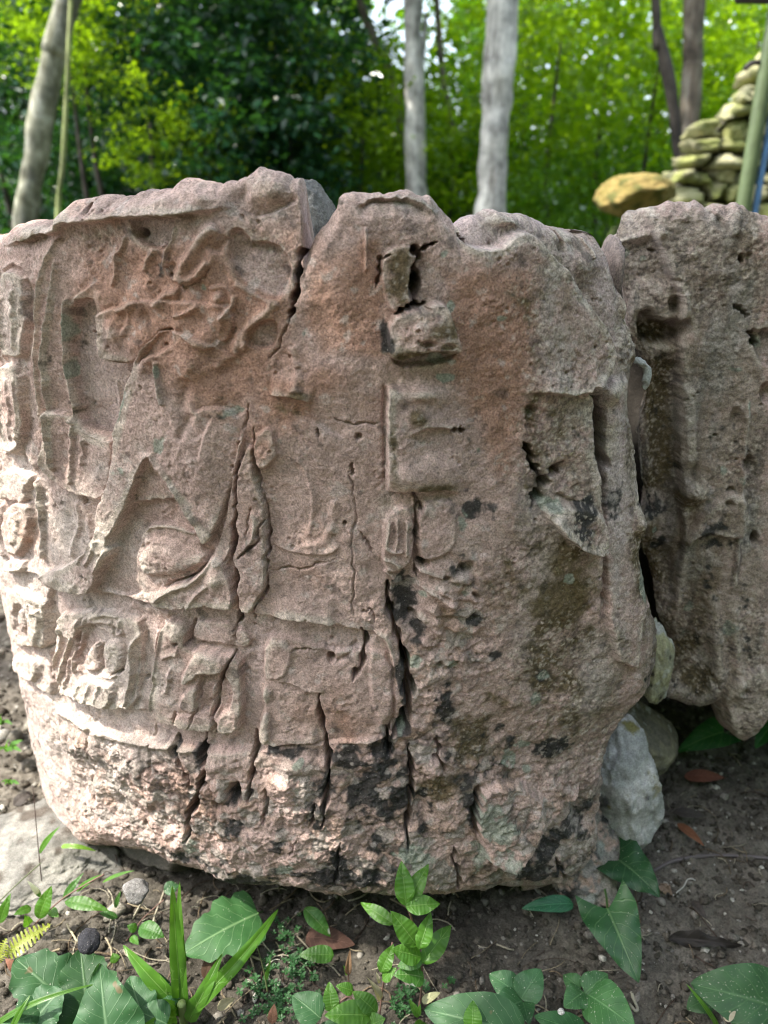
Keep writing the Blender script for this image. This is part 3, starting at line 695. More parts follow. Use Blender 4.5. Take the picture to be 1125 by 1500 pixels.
def stone_colour(P, u, v, fade):
    global WORN
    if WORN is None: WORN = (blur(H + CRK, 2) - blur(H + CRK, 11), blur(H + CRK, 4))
    n1 = fbm(P, 9, 4, 21); n2 = fbm(P, 34, 4, 31); n3 = fbm(P, 110, 3, 41); n4 = fbm(P, 16, 5, 51)
    m = {k: samp(Q[k], u, v) * fade for k in QN}
    C = np.ones((len(P), 3), np.float32) * PALT['base']
    def lay(name, w):
        nonlocal C
        w = np.clip(w, 0, 1)[:, None].astype(np.float32)
        C = C * (1 - w) + np.array(PALT[name], np.float32) * w
    C *= (0.80 + 0.40 * n4)[:, None]
    lay('red', sstep(.12, .8, m['red'] * .8 + (n1 - .5) * .9 + (n2 - .5) * .5) * .85)
    lay('pale', sstep(.2, .95, m['pale'] * .8 + (n4 - .5) * 1.2 + (n3 - .5) * .4) * .85)
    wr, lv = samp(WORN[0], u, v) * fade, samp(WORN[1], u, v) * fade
    lay('dust', sstep(-3, -9, lv) * (.35 + .5 * n4)); 
    lay('grey', sstep(.25, .85, m['grey'] * .8 + (n2 - .5) * .7 + (n3 - .5) * .7) * .85)
    F1, F2, ID = worley(P + (n2 - .5)[:, None] * .02, 46, 3)
    matrix = sstep(.10, .24, F2 - F1 + (n3 - .5) * .2)
    cl = m['clast']
    stk = fbm(P * [1, 1, .14], 30, 4, 101); gk = np.clip(m['grey'] * 1.1, 0, 1)
    lay('moss', gk * sstep(.50, .70, stk) * .55); lay('dark', gk * sstep(.58, .74, fbm(P * [1, 1, .12], 38, 4, 111)) * .5); lay('ltgrey', gk * sstep(.55, .72, fbm(P * [1, 1, .3], 24, 4, 121)) * .5)
    # torn base: pink and grey lumps set in dark crust
    lay('clast', cl * sstep(.42, .62, n2 + (ID - .5) * .5) * .75)
    lay('ltgrey', cl * sstep(.66, .78, ID + (n3 - .5) * .3) * .6)
    lay('worn', sstep(.5, 2.8, wr) * sstep(.2, .5, n2) * .72 * (1 - cl) * (1 - .75 * np.clip(m['red'], 0, 1)))  # pale relief edges: wear plus lit-edge brightness painted in
    lay('moss', sstep(.22, .66, m['moss'] * .85 + (n2 - .5) * .9 + (n3 - .5) * .6) * .88)
    lay('dark', cl * (1 - matrix) * sstep(.44, .66, n1 + (n2 - .5) * .6) * .6)
    lay('dark', sstep(.37, .60, m['dark'] * .74 + (n2 - .5) * 1.1 + (n3 - .5) * .7) * .93)
    lay('mint', sstep(.42, .60, m['mint'] * .75 + (n2 - .5) * .55 + (n3 - .5) * .7) * .85)
    sp_ = fbm(P, 250, 2, 91); gm_ = np.clip(m['grey'] * 1.1 + m['moss'] * .6, 0, 1) * sstep(.4, .6, n1 + .15)
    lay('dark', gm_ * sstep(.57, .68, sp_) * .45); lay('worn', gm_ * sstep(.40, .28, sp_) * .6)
    # scattered small crusts everywhere
    lay('dark', sstep(.70, .80, fbm(P, 60, 3, 71)) * .45); lay('pale', sstep(.66, .80, fbm(P, 75, 3, 81)) * .5)
    C *= (0.86 + 0.28 * n3)[:, None]
    return C, cl

def z_of(pts, hit):
    """trace -> (angle, z) on a round face"""
    xc, yc, R = hit
    d = ray([p[0] for p in pts], [p[1] for p in pts])
    A = d[:, 0] ** 2 + d[:, 1] ** 2; B = -2 * (d[:, 0] * xc + d[:, 1] * yc); Cc = xc * xc + yc * yc - R * R
    disc = np.maximum(B * B - 4 * A * Cc, 0)
    t = (-B - np.sqrt(disc)) / (2 * A)
    return np.arctan2(d[:, 0] * t - xc, yc - d[:, 1] * t), 1 + d[:, 2] * t

def drum(name, cols, zt, zb, dxf, rows, parent, mat, rt=.022, rb=.07, capdrop=.03, seed=0, centre=None, zref=None):
    """closed weathered block: footprint columns cols = (x, y, nx, ny, w), per-column top/bottom, face relief from the carving plan"""
    cols = np.asarray(cols); nc = len(cols)
    s = np.linspace(0, 1, rows)
    s = s - .25 * np.sin(2 * np.pi * s) / (2 * np.pi) * .6
    zr = float(zt.max()) + .001
    Z = np.minimum(zb[None, :] + (zr - zb)[None, :] * s[:, None], zt[None, :])
    X = cols[None, :, 0] + dxf(Z) * cols[None, :, 4]; Y = np.broadcast_to(cols[None, :, 1], Z.shape)
    B = np.stack([X, Y, Z], -1).reshape(-1, 3)
    N = np.broadcast_to(cols[None, :, 2:4], (rows, nc, 2)).reshape(-1, 2)
    u, v = proj(B)
    wob = np.stack([vn(B, 70, 5) - .5, vn(B, 70, 6) - .5], -1) * 2.6 + np.stack([vn(B, 190, 7) - .5, vn(B, 190, 8) - .5], -1) * 1.8
    u2, v2 = u + wob[:, 0], v + wob[:, 1]
    facing = np.clip((-N[:, 1] + .55) / .5, 0, 1)
    h = samp(H, u2, v2) * (.00152 - .00032 * sstep(.22, .6, -N[:, 0])) * (1 - .32 * samp(HEAD, u2, v2)) * facing * (B[:, 1] < 1.42)
    fade = facing * (B[:, 1] < 1.42)
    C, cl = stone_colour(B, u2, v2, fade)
    big = (fbm(B, 5, 2, seed + 1) - .5) * .020 + (fbm(B, 17, 2, seed + 2) - .5) * .0065
    fine = (fbm(B, 60, 3, seed + 3) - .5) * .0040 + (fbm(B, 230, 2, seed + 4) - .5) * .0013
    F1, F2, ID = worley(B + (vn(B, 40, 9) - .5)[:, None] * .02, 30, 5)
    lump = (np.clip(F2 - F1, 0, .5) - .2) * .0075 * cl
    ero = fbm(B, 26, 4, seed + 12); rough = sstep(.52, .75, ero)
    fine = fine * (1 + 1.2 * rough + 1.3 * cl + .6 * samp(Q['grey'], u2, v2))
    p1, _, pid = worley(B, 95, 8)
    pits = -sstep(.30, .12, p1) * (pid > .62) * .0042 * (.10 + .8 * rough + .4 * samp(Q['grey'], u2, v2)) * sstep(.3, .6, vn(B, 14, seed + 20) + .5 * rough)
    dt = (zt[None, :] - Z).ravel(); db = (Z - zb[None, :]).ravel()
    def rol(d, r): return r * (1 - np.sqrt(np.clip(1 - (1 - np.clip(d / r, 0, 1)) ** 2, 0, 1)))
    rtv = rt * (.6 + .9 * vn(B * [1, 1, 0], 12, seed + 6)); rbv = rb * (.7 + .6 * vn(B * [1, 1, 0], 7, seed + 7))
    push = h + big + fine + lump + pits - rol(dt, rtv) - rol(db, rbv)
    V = B.copy()
    wc = np.broadcast_to(cols[None, :, 4], Z.shape).reshape(-1)
    Nh = np.stack([N[:, 0] * (1 - .85 * wc), np.minimum(N[:, 1], -.3)], -1); Nh /= np.linalg.norm(Nh, axis=1)[:, None]
    V[:, :2] += N * (push - h)[:, None] + Nh * h[:, None]
    V[:, 2] += (fbm(B, 40, 3, seed + 9) - .5) * .010 * sstep(.06, 0, dt) + (fbm(B, 110, 2, seed + 10) - .5) * .006 * sstep(.03, 0, dt) - (fbm(B, 25, 2, seed + 8) - .5) * .012 * sstep(.08, 0, db)
    V = V.reshape(rows, nc, 3); C = C.reshape(rows, nc, 3)
    ctr = np.array(centre)
    capsT, capsB = [], []
    for f, dz in ((.985, .0), (.96, .25), (.92, .6), (.85, 1), (.7, 1), (.5, 1), (.25, 1), (.02, 1)):
        r = V[-1].copy(); r[:, :2] = ctr + (r[:, :2] - ctr) * f
        zz = zt * (1 - min(dz, .9)) + (np.median(zt) - .02) * min(dz, .9) if dz else r[:, 2]
        r[:, 2] = np.minimum(zz, r[:, 2]) - capdrop * dz + (fbm(r, 30, 4, seed + 33) - .5) * .03 * min(1, dz * 2)
        capsT.append(r)
        r = V[0].copy(); r[:, :2] = ctr + (r[:, :2] - ctr) * f
        r[:, 2] += dz * .02 + (fbm(r, 20, 3, seed + 34) - .5) * .02
        capsB.append(r)
    allV = np.concatenate([np.array(capsB[::-1]), V, np.array(capsT)])
    k = len(capsB)
    CC = np.concatenate([np.repeat(C[:1] * .8, k, 0), C, np.repeat(C[-1:], k, 0)])
    g = .8 + .4 * fbm(allV.reshape(-1, 3), 40, 3, 61).reshape(allV.shape[:2])
    CC[:k] = np.array(PALT['grey']) * g[:k, :, None] * .9; CC[-k + 1:] = (CC[-k + 1:] * .4 + np.array(PALT['grey']) * .6) * g[-k + 1:, :, None]
    me = np_mesh(name, allV.reshape(-1, 3), grid_faces(len(allV), nc, True), CC.reshape(-1, 3))
    return link(name, me, parent, mat)

RES = 0.00102 if not globals().get('LOWRES') else 0.004
# ------------------------------------------------------------------ main carved block
XC, YC, RR = -0.03, 1.55, 0.75
def arc(a0, a1, n, xc, yc, R, w0=0.0, w1=0.0):
    a = np.linspace(a0, a1, n); w = np.linspace(w0, w1, n)
    return [(xc + R * math.sin(t), yc - R * math.cos(t), math.sin(t), -math.cos(t), q) for t, q in zip(a, w)]
PHC = math.radians(27.0)
front = arc(math.radians(-68), PHC, int(math.radians(95) * RR / RES), XC, YC, RR)
fr = np.array(front); tfr = np.linspace(math.radians(-68), PHC, len(front))
fr[:, 4] = sstep(PHC - .35, PHC, tfr)
rc = .032
ccx, ccy = XC + (RR - rc) * math.sin(PHC), YC - (RR - rc) * math.cos(PHC)
corner = arc(PHC, math.radians(98), 44, ccx, ccy, rc, 1, 1)
wd = (math.cos(math.radians(98)), math.sin(math.radians(98)))
lx, ly = corner[-1][0], corner[-1][1]
wall = [(lx + wd[0] * q, ly + wd[1] * q, math.sin(math.radians(98)), -math.cos(math.radians(98)), 1.0) for q in np.linspace(.004, .5, 90)]
back = arc(math.radians(-150), math.radians(-68.4), 90, XC, YC, RR)
xe, ye = wall[-1][0], wall[-1][1]; bx, by = back[0][0], back[0][1]
bl = math.hypot(bx - xe, by - ye); bnx, bny = (ye - by) / bl, (bx - xe) / bl
straight = [(xe + (bx - xe) * q, ye + (by - ye) * q, -bnx if False else .25, .97, 1 - q) for q in np.linspace(.03, .97, 40)]
cols = np.array(straight + back + [tuple(r) for r in fr] + corner + wall)
phi = np.concatenate([np.full(40, -3.0), np.linspace(math.radians(-150), math.radians(-68.4), 90), tfr, np.full(44 + 90, PHC)])
top = [(-60, 352), (0, 337), (15, 331), (30, 323), (46, 321), (57, 322), (66, 329), (72, 326), (85, 311), (100, 299), (112, 292), (125, 287), (150, 284), (170, 286), (185, 285), (200, 280), (225, 275), (250, 270), (262, 262), (276, 260), (292, 263), (305, 262), (320, 269), (330, 267), (345, 266), (362, 257), (378, 248), (390, 247), (404, 248), (416, 252), (425, 261), (437, 262), (441, 268), (442.5, 300), (443, 370), (446, 369), (456, 350), (468, 336), (480, 320), (492, 306), (495, 292), (506, 285), (520, 282), (547, 280), (565, 277), (582, 274), (596, 276), (610, 279), (624, 284), (633, 281), (649, 297), (660, 308), (671, 321), (676, 338), (684, 330), (700, 319), (725, 315), (755, 309), (785, 312), (810, 318), (825, 325), (850, 335), (876, 336), (886, 342)]
bot = [(-60, 1180), (60, 1205), (110, 1228), (150, 1243), (180, 1257), (215, 1266), (255, 1284), (280, 1286), (300, 1296), (316, 1310), (335, 1318), (375, 1321), (420, 1322), (460, 1328), (500, 1332), (520, 1328), (560, 1334), (600, 1332), (645, 1330), (690, 1324), (740, 1322), (790, 1318), (830, 1310), (850, 1300), (880, 1290), (900, 1275), (930, 1255)]
rgt = [(886, 340), (903, 405), (912, 440), (930, 490), (938, 525), (936, 560), (931, 600), (930, 660), (934, 720), (936, 800), (938, 860), (946, 920), (945, 960), (938, 1000), (905, 1040), (882, 1070), (868, 1110), (860, 1150), (858, 1190), (852, 1230), (842, 1270), (826, 1300), (800, 1330)]
rp = PY([p[0] for p in rgt], [p[1] for p in rgt], .90)
o_ = np.argsort(rp[:, 2]); edge_x = XC + RR * math.sin(PHC) + .003
def dx_main(Z): return np.interp(Z, rp[o_, 2], rp[o_, 0]) - edge_x
pt, ztr = z_of(top, (XC, YC, RR)); pb, zbr = z_of([(a, b + 14) for a, b in bot], (XC, YC, RR))
def ukey(cols, dxf, z):
    return proj(np.stack([cols[:, 0] + dxf(np.full(len(cols), z)) * cols[:, 4], cols[:, 1], np.full(len(cols), z)], -1))[0]

seen = phi > math.radians(-64)
zt = np.where(seen, np.interp(ukey(cols, dx_main, .97), [q[0] for q in top], ztr), ztr[0]); zb = np.where(seen, np.interp(ukey(cols, dx_main, .02), [q[0] for q in bot], zbr), zbr[0])
wl = slice(len(cols) - 90, len(cols)); zt[wl] = np.linspace(zt[wl][0], .93, 90); zt[:40] = .93; zt[40:130] = np.interp(np.arange(90), [0, 89], [.93, zt[130]])
stone = empty('carved_stone', (XC, 1.3, 0.0), 'large cracked pinkish drum of carved stone with a standing figure and glyphs in relief', 'carved stone')
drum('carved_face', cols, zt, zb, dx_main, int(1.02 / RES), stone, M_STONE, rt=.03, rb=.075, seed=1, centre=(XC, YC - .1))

# ------------------------------------------------------------------ second block on the right
X2, Y2, R2 = 0.64, 1.86, 0.82
PL = math.radians(-19.0); PR = math.radians(60)
ft = np.linspace(PL, PR, int((PR - PL) * R2 / (RES * 1.25)))
f2 = np.array(arc(PL, PR, len(ft), X2, Y2, R2)); f2[:, 4] = sstep(PL + .26, PL, ft)
rc2 = .035
c2x, c2y = X2 + (R2 - rc2) * math.sin(PL), Y2 - (R2 - rc2) * math.cos(PL)
cor2 = arc(math.radians(-70), PL, 50, c2x, c2y, rc2, 1, 1)
wx, wy = cor2[0][0], cor2[0][1]
wall2 = [(wx + .36 * q, wy + q, math.sin(math.radians(-70)), -math.cos(math.radians(-70)), 1.0) for q in np.linspace(.6, .004, 110)]
xa, ya = f2[-1, 0], f2[-1, 1]; xb, yb = wall2[0][0], wall2[0][1]
str2 = [(xa + (xb - xa) * q, ya + (yb - ya) * q + .15 * math.sin(math.pi * q), .1, .99, q) for q in np.linspace(.03, .97, 40)]
cols2 = np.array(wall2 + cor2 + [tuple(r) for r in f2] + str2)
phi2 = np.concatenate([np.full(160, PL), ft, np.full(40, PR)])
top2 = [(880, 345), (897, 333), (906, 320), (920, 309), (940, 303), (955, 298), (968, 294), (990, 294), (1020, 293), (1027, 296), (1032, 300), (1046, 297), (1056, 298), (1064, 300), (1078, 297), (1090, 300), (1100, 308), (1108, 313), (1125, 316), (1180, 322), (1260, 325)]
bot2 = [(930, 1010), (950, 1020), (970, 1040), (988, 1050), (1005, 1052), (1030, 1048), (1052, 1040), (1060, 1055), (1075, 1077), (1097, 1088), (1110, 1081), (1122, 1050), (1180, 1040), (1260, 1030)]
_u2 = None; p2, z2t = z_of(top2, (X2, Y2, R2)); q2, z2b = z_of([(a, b + 8) for a, b in bot2], (X2, Y2, R2))
lft = [(888, 320), (885, 338), (884, 360), (887, 391), (902, 410), (912, 426), (916, 458), (920, 493), (932, 512), (948, 535), (952, 552), (946, 575), (944, 600), (934, 632), (936, 670), (941, 700), (948, 735), (950, 752), (936, 765), (939, 800), (946, 822), (955, 850), (960, 880), (966, 912), (978, 936), (978, 965), (968, 990), (955, 1012), (970, 1040), (980, 1060)]
lp = PY([p[0] for p in lft], [p[1] for p in lft], 1.10); o2 = np.argsort(lp[:, 2]); e2 = c2x - rc2 * .93
def dx_2(Z): return np.interp(Z, lp[o2, 2], lp[o2, 0]) - e2
zt2 = np.interp(ukey(cols2, dx_2, .97), [q[0] for q in top2], z2t); zb2 = np.interp(ukey(cols2, dx_2, .2), [q[0] for q in bot2], z2b)
zt2[-40:] = zt2[-41]; zb2[-40:] = zb2[-41]; zt2[:110] = zt2[112]; zb2[:110] = zb2[112]
stone2 = empty('carved_stone', (X2, 1.8, 0.0), 'separate upright brown stone block on the right, beyond the deep gap, with a pitted top', 'carved stone')
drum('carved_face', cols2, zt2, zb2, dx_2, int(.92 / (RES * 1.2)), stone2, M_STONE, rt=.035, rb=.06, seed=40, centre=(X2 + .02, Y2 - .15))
# ------------------------------------------------------------------ loose rocks
import bmesh
_ico = {}
def ico(sub):
    if sub not in _ico:
        b = bmesh.new(); bmesh.ops.create_icosphere(b, subdivisions=sub, radius=1.0)
        b.verts.ensure_lookup_table()
        _ico[sub] = (np.array([v.co[:] for v in b.verts]), np.array([[v.index for v in f.verts] for f in b.faces])); b.free()
    return _ico[sub]

def rock_mesh(name, radii, seed, ca, cb, sub=5, facets=16, amp=.12, rough=.03, rot=0.0, patches=(), fmin=.62, boxy=1.0):
    V, F = ico(sub); r = np.random.default_rng(seed)
    nrm = r.normal(size=(facets, 3)); nrm /= np.linalg.norm(nrm, axis=1)[:, None]
    off = r.uniform(fmin, 1.0, facets)
    dots = V @ nrm.T
    t = np.where(dots > .05, off / np.maximum(dots, .05), 9).min(1)
    t = np.minimum(t, 1.05)
    P = np.sign(V) * np.abs(V) ** boxy * t[:, None]
    L = max(radii)
    P = P * (1 + ((fbm(P, 2.2, 3, seed) - .5) * amp * 2 + (fbm(P, 9, 3, seed + 3) - .5) * rough * 2.4 + (fbm(P, 30, 2, seed + 4) - .5) * rough)[:, None])
    P = P * np.array(radii)
    c, s = math.cos(rot), math.sin(rot)
    P = np.stack([P[:, 0] * c - P[:, 1] * s, P[:, 0] * s + P[:, 1] * c, P[:, 2]], -1)
    Q_ = P / L
    k = fbm(Q_, 3.5, 4, seed + 8)[:, None]; g = fbm(Q_, 22, 3, seed + 9)[:, None]
    C = np.array(ca) * (1 - sstep(.35, .65, k)) + np.array(cb) * sstep(.35, .65, k)
    C = C * (.7 + .6 * g)
    for (col, th, fr) in patches:
        w = sstep(th, th + .1, fbm(Q_, fr, 4, seed + 20 + int(fr)))[:, None]
        C = C * (1 - w) + np.array(col) * w
    return np_mesh(name, P, F, C)

def rock(name, label, cat, loc, radii, seed, ca, cb, group=None, mat=None, **kw):
    o = link(name, rock_mesh(name, radii, seed, ca, cb, **kw), None, mat or M_PALE)
    o.location = loc
    return tag(o, label, cat, group)

# grey fragment seen through the notch in the top (part of the broken block)
f1 = rock('rear_fragment', None, None, PX3(452, 376, 1.03), (.046, .09, .088), 5, (.20, .19, .175), (.15, .145, .14), amp=.12, facets=9, sub=6, mat=M_STONE, fmin=.84)
f1.parent = stone; f1.matrix_parent_inverse = Matrix.Translation(-Vector(stone.location))
f1['label'] = 'dark grey porous fragment behind the notch in the top'
f2_ = rock('rear_fragment', None, None, PX3(893, 396, 1.0), (.010, .05, .040), 6, (.34, .27, .24), (.26, .21, .19), amp=.1, facets=8, sub=5, mat=M_STONE, fmin=.8)
f2_.parent = stone; f2_.matrix_parent_inverse = Matrix.Translation(-Vector(stone.location)); f2_['label'] = 'thin pinkish flake standing at the top of the deep gap'
f3_ = rock('broken_corner', None, None, PX3(845, 1232, .97), (.085, .10, .085), 61, (.30, .27, .235), (.17, .165, .15), amp=.12, rough=.06, facets=14, sub=6, mat=M_STONE, fmin=.6, rot=.4, patches=[((.05, .05, .048), .58, 4), ((.44, .32, .26), .60, 6), ((.34, .35, .31), .62, 3)])
f3_.parent = stone; f3_.matrix_parent_inverse = Matrix.Translation(-Vector(stone.location)); f3_['label'] = 'broken grey lower right corner lump'
# white drip of lime in the gap
def tube(pts, rad, seg=8, taper=None):
    P = np.array(pts, float); n = len(P)
    rr = np.interp(np.arange(n), np.linspace(0, n - 1, len(rad)), rad) if not np.isscalar(rad) else np.full(n, rad)
    T = np.gradient(P, axis=0); T /= np.linalg.norm(T, axis=1)[:, None] + 1e-9
    ref = np.array([.31, .22, .92]); A = np.cross(T, ref); A /= np.linalg.norm(A, axis=1)[:, None] + 1e-9; Bn = np.cross(T, A)
    a = np.linspace(0, 2 * np.pi, seg, endpoint=False)
    V = P[:, None] + (A[:, None] * np.cos(a)[None, :, None] + Bn[:, None] * np.sin(a)[None, :, None]) * rr[:, None, None]
    V = np.concatenate([P[:1][None].repeat(seg, 1).reshape(1, seg, 3), V, P[-1:][None].repeat(seg, 1).reshape(1, seg, 3)])
    return V.reshape(-1, 3), grid_faces(n + 2, seg, True)
def spline(pts, n=24):
    P = np.array(pts, float); m = len(P)
    t = np.linspace(0, m - 1, n); o = []
    for x in t:
        i = min(int(x), m - 2); f = x - i
        p0, p1, p2, p3 = P[max(i - 1, 0)], P[i], P[i + 1], P[min(i + 2, m - 1)]
        o.append(.5 * (2 * p1 + (p2 - p0) * f + (2 * p0 - 5 * p1 + 4 * p2 - p3) * f * f + (3 * p1 - p0 - 3 * p2 + p3) * f ** 3))
    return np.array(o)
drip = [PY(u, v, .945) for u, v in [(930, 526), (938, 531), (944, 536), (947, 546), (947, 558), (944, 567), (941, 571)]]
v_, f_ = tube(spline(drip, 20), [.004, .0055, .004, .0045, .004, .003], 10)
v_ = v_ + ((fbm(v_, 120, 2, 3) - .5) * .008)[:, None]
link('lime_drip', np_mesh('lime_drip', v_, f_, np.ones((len(v_), 3)) * (.42, .43, .40)), stone, M_PALE)

LIME = (.50, .50, .46); LIMG = (.30, .31, .27)
rock('prop_stone', 'whitish limestone chunk lowest under the right edge of the carved drum', 'rock', PX3(900, 1150, 1.03), (.080, .10, .135), 12, (.50, .50, .48), (.34, .35, .33), sub=6, facets=16, amp=.10, rough=.04, patches=[((.10, .10, .10), .60, 5), ((.22, .2, .08), .66, 3)])
rock('prop_stone', 'olive grey stone wedged above the whitish chunk in the gap', 'rock', PX3(925, 1065, 1.14), (.075, .09, .085), 14, (.21, .20, .13), (.14, .135, .10), sub=6, facets=11, fmin=.5, amp=.06, rot=.3, patches=[((.36, .38, .33), .62, 6)])
rock('prop_stone', 'pale yellowish holed stone plugging the gap below the lime drip', 'rock', PX3(948, 968, 1.09), (.036, .06, .088), 15, (.40, .39, .24), (.30, .30, .22), sub=6, amp=.14, facets=10, patches=[((.50, .51, .46), .56, 4), ((.09, .08, .06), .66, 7)])
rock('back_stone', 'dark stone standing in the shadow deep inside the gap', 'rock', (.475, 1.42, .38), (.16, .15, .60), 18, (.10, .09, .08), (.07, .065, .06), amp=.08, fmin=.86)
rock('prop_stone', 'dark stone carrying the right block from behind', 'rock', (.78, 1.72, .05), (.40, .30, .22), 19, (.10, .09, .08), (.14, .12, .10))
rock('ground_slab', 'pale grey flat limestone slab lying at lower left beside the drum', 'rock', Vector(PZ(62, 1262, -.035).tolist()) + Vector((-.02, .03, -.012)), (.165, .125, .042), 22, (.27, .26, .23), (.16, .155, .14), sub=6, facets=20, amp=.06, rough=.05, rot=-.3, patches=[((.10, .085, .07), .60, 4)])
rock('prop_stone', 'shaded brown stone under the lower left of the drum', 'rock', Vector(PZ(215, 1272, -.03).tolist()) + Vector((.02, .09, .0)), (.09, .10, .055), 23, (.16, .14, .12), (.11, .10, .085), sub=5)
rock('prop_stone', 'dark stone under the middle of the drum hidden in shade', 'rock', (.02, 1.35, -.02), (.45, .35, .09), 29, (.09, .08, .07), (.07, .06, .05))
rock('small_stone', 'small round grey stone in the soil in front of the shaded prop stone', 'rock', PX3(198, 1306, .70), (.018, .016, .013), 24, (.22, .21, .20), (.17, .16, .15), sub=4)
rock('small_stone', 'smooth dark slate-coloured pebble on the soil at lower left', 'rock', PX3(130, 1379, .665), (.013, .017, .010), 25, (.03, .03, .035), (.04, .04, .045), sub=4, facets=3, rot=.5)
rock('small_stone', 'chalky white pebble on the soil right of the tall strap leaves', 'rock', PX3(822, 1482, .62), (.0045, .004, .0035), 26, (.5, .5, .46), (.4, .4, .37), sub=3)

# ------------------------------------------------------------------ ground
def gz(x, y):
    P = np.stack([np.asarray(x, float), np.asarray(y, float), np.zeros_like(np.asarray(x, float))], -1).reshape(-1, 3)
    z = -.062 + (fbm(P, 2.2, 3, 91) - .5) * .045 + (fbm(P, 14, 3, 92) - .5) * .020
    z = z + .02 * sstep(-.35, -.8, P[:, 0]) * sstep(1.4, .8, P[:, 1])
    return z
def gpt(u, v, dz=0.0):
    p = PZ(u, v, -.06)
    for _ in range(3):
        z = float(gz(p[0], p[1])[0]); p = PZ(u, v, z + dz)
    return p
xs = np.concatenate([-np.geomspace(60, 1.5, 40), np.arange(-1.45, 1.6, .0055), np.geomspace(1.62, 60, 40)])
ys = np.concatenate([np.linspace(-3, .38, 30), np.arange(.385, 1.9, .0050), np.geomspace(1.91, 110, 80)])
gx, gy = np.meshgrid(xs, ys)
GP = np.stack([gx.ravel(), gy.ravel(), np.zeros(gx.size)], -1)
near = ((np.abs(GP[:, 0]) < 1.6) & (GP[:, 1] < 1.95)).astype(float)
gzv = gz(GP[:, 0], GP[:, 1])
clod = (fbm(GP, 55, 3, 93) - .5) * .018 + np.clip(fbm(GP, 130, 2, 94) - .45, 0, 1) * .016
GP[:, 2] = gzv + clod * near + (1 - near) * (fbm(GP, .35, 3, 95) - .5) * .35 * sstep(2.5, 12, GP[:, 1])
k1 = fbm(GP, 5, 4, 96)[:, None]; k2 = fbm(GP, 45, 3, 97)[:, None]; k3 = fbm(GP, 160, 2, 98)[:, None]
GC = np.array((.048, .042, .035)) * (1 - k1) + np.array((.100, .090, .074)) * k1
GC = GC * (.55 + .9 * k2) * (.7 + .6 * k3)
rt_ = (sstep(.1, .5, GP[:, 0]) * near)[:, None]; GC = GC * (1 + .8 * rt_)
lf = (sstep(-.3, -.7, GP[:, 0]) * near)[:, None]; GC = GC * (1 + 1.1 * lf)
far = sstep(2, 5, GP[:, 1])[:, None]; GC = GC * (1 - far) + far * np.array((.05, .055, .025)) * (.5 + k1)
def soil_mat():
    m, n, out = new_mat('soil')
    tc = nd(n, 'ShaderNodeTexCoord').outputs['Object']
    at = nd(n, 'ShaderNodeAttribute', attribute_name='Col')
    n1 = noise_node(n, 260, 4, .7, tc); n2 = noise_node(n, 700, 2, .6, tc)
    r1 = ramp(n, n1.outputs[0], [(.3, .45), (.7, 1.5)])
    c = mix(n, at.outputs[0], r1.outputs[0], None, 'MULTIPLY', .9)
    w = ramp(n, n2.outputs[0], [(.66, 0.0), (.73, 1.0)])
    c = mix(n, c, (.32, .29, .24), w.outputs[0])
    b = nd(n, 'ShaderNodeBsdfPrincipled', Roughness=1.0); b.inputs['Specular IOR Level'].default_value = .1
    n.links.new(c, b.inputs['Base Color'])
    bp = nd(n, 'ShaderNodeBump'); bp.inputs['Strength'].default_value = .8; bp.inputs['Distance'].default_value = .004
    n.links.new(n1.outputs[0], bp.inputs['Height']); n.links.new(bp.outputs[0], b.inputs['Normal'])
    n.links.new(b.outputs[0], out.inputs[0])
    return m
M_SOIL = soil_mat()
tag(link('ground', np_mesh('ground', GP, grid_faces(len(ys), len(xs)), GC), None, M_SOIL), kind='structure')

def scatter(name, n, box, smin, smax, cols, seed, flat=.7, kind='stuff', sink=.25, pw=2.2):
    r = np.random.default_rng(seed); V, F = ico(1)
    x = r.uniform(box[0], box[1], n); y = r.uniform(box[2], box[3], n)
    s = smin + (smax - smin) * r.random(n) ** pw
    q = r.normal(size=(n, 3, 3)); q, _ = np.linalg.qr(q)
    jit = r.uniform(.65, 1.25, (n, len(V), 1))
    P = V[None] * jit * s[:, None, None] * r.uniform(.6, 1.2, (n, 1, 3))
    P = np.einsum('nij,nkj->nki', q, P); P[:, :, 2] *= flat
    z = gz(x, y) + s * (flat - sink) * .6
    P += np.stack([x, y, z], -1)[:, None]
    ci = r.choice(len(cols), n, p=[c[1] for c in cols]); C = np.array([c[0] for c in cols])[ci] * r.uniform(.6, 1.35, (n, 1))
    C = np.repeat(C, len(V), 0)
    Fa = (F[None] + (np.arange(n) * len(V))[:, None, None]).reshape(-1, 3)
    return tag(link(name, np_mesh(name, P.reshape(-1, 3), Fa, C), None, M_SOIL), kind=kind)
scatter('gravel', 26000, (-.95, 1.25, .50, 1.75), .0010, .0090, [((.080, .070, .056), .50), ((.12, .105, .085), .33), ((.24, .22, .19), .11), ((.45, .43, .38), .06)], 5, pw=3.0)
scatter('gravel', 900, (-1.6, -.42, .62, 2.2), .004, .024, [((.10, .085, .07), .4), ((.26, .24, .20), .4), ((.42, .40, .36), .2)], 6, pw=2.5)

scatter('gravel', 16000, (.10, 1.15, .58, 1.5), .0008, .0046, [((.085, .078, .065), .45), ((.14, .13, .11), .38), ((.27, .25, .22), .12), ((.50, .48, .43), .05)], 7, pw=2.4)
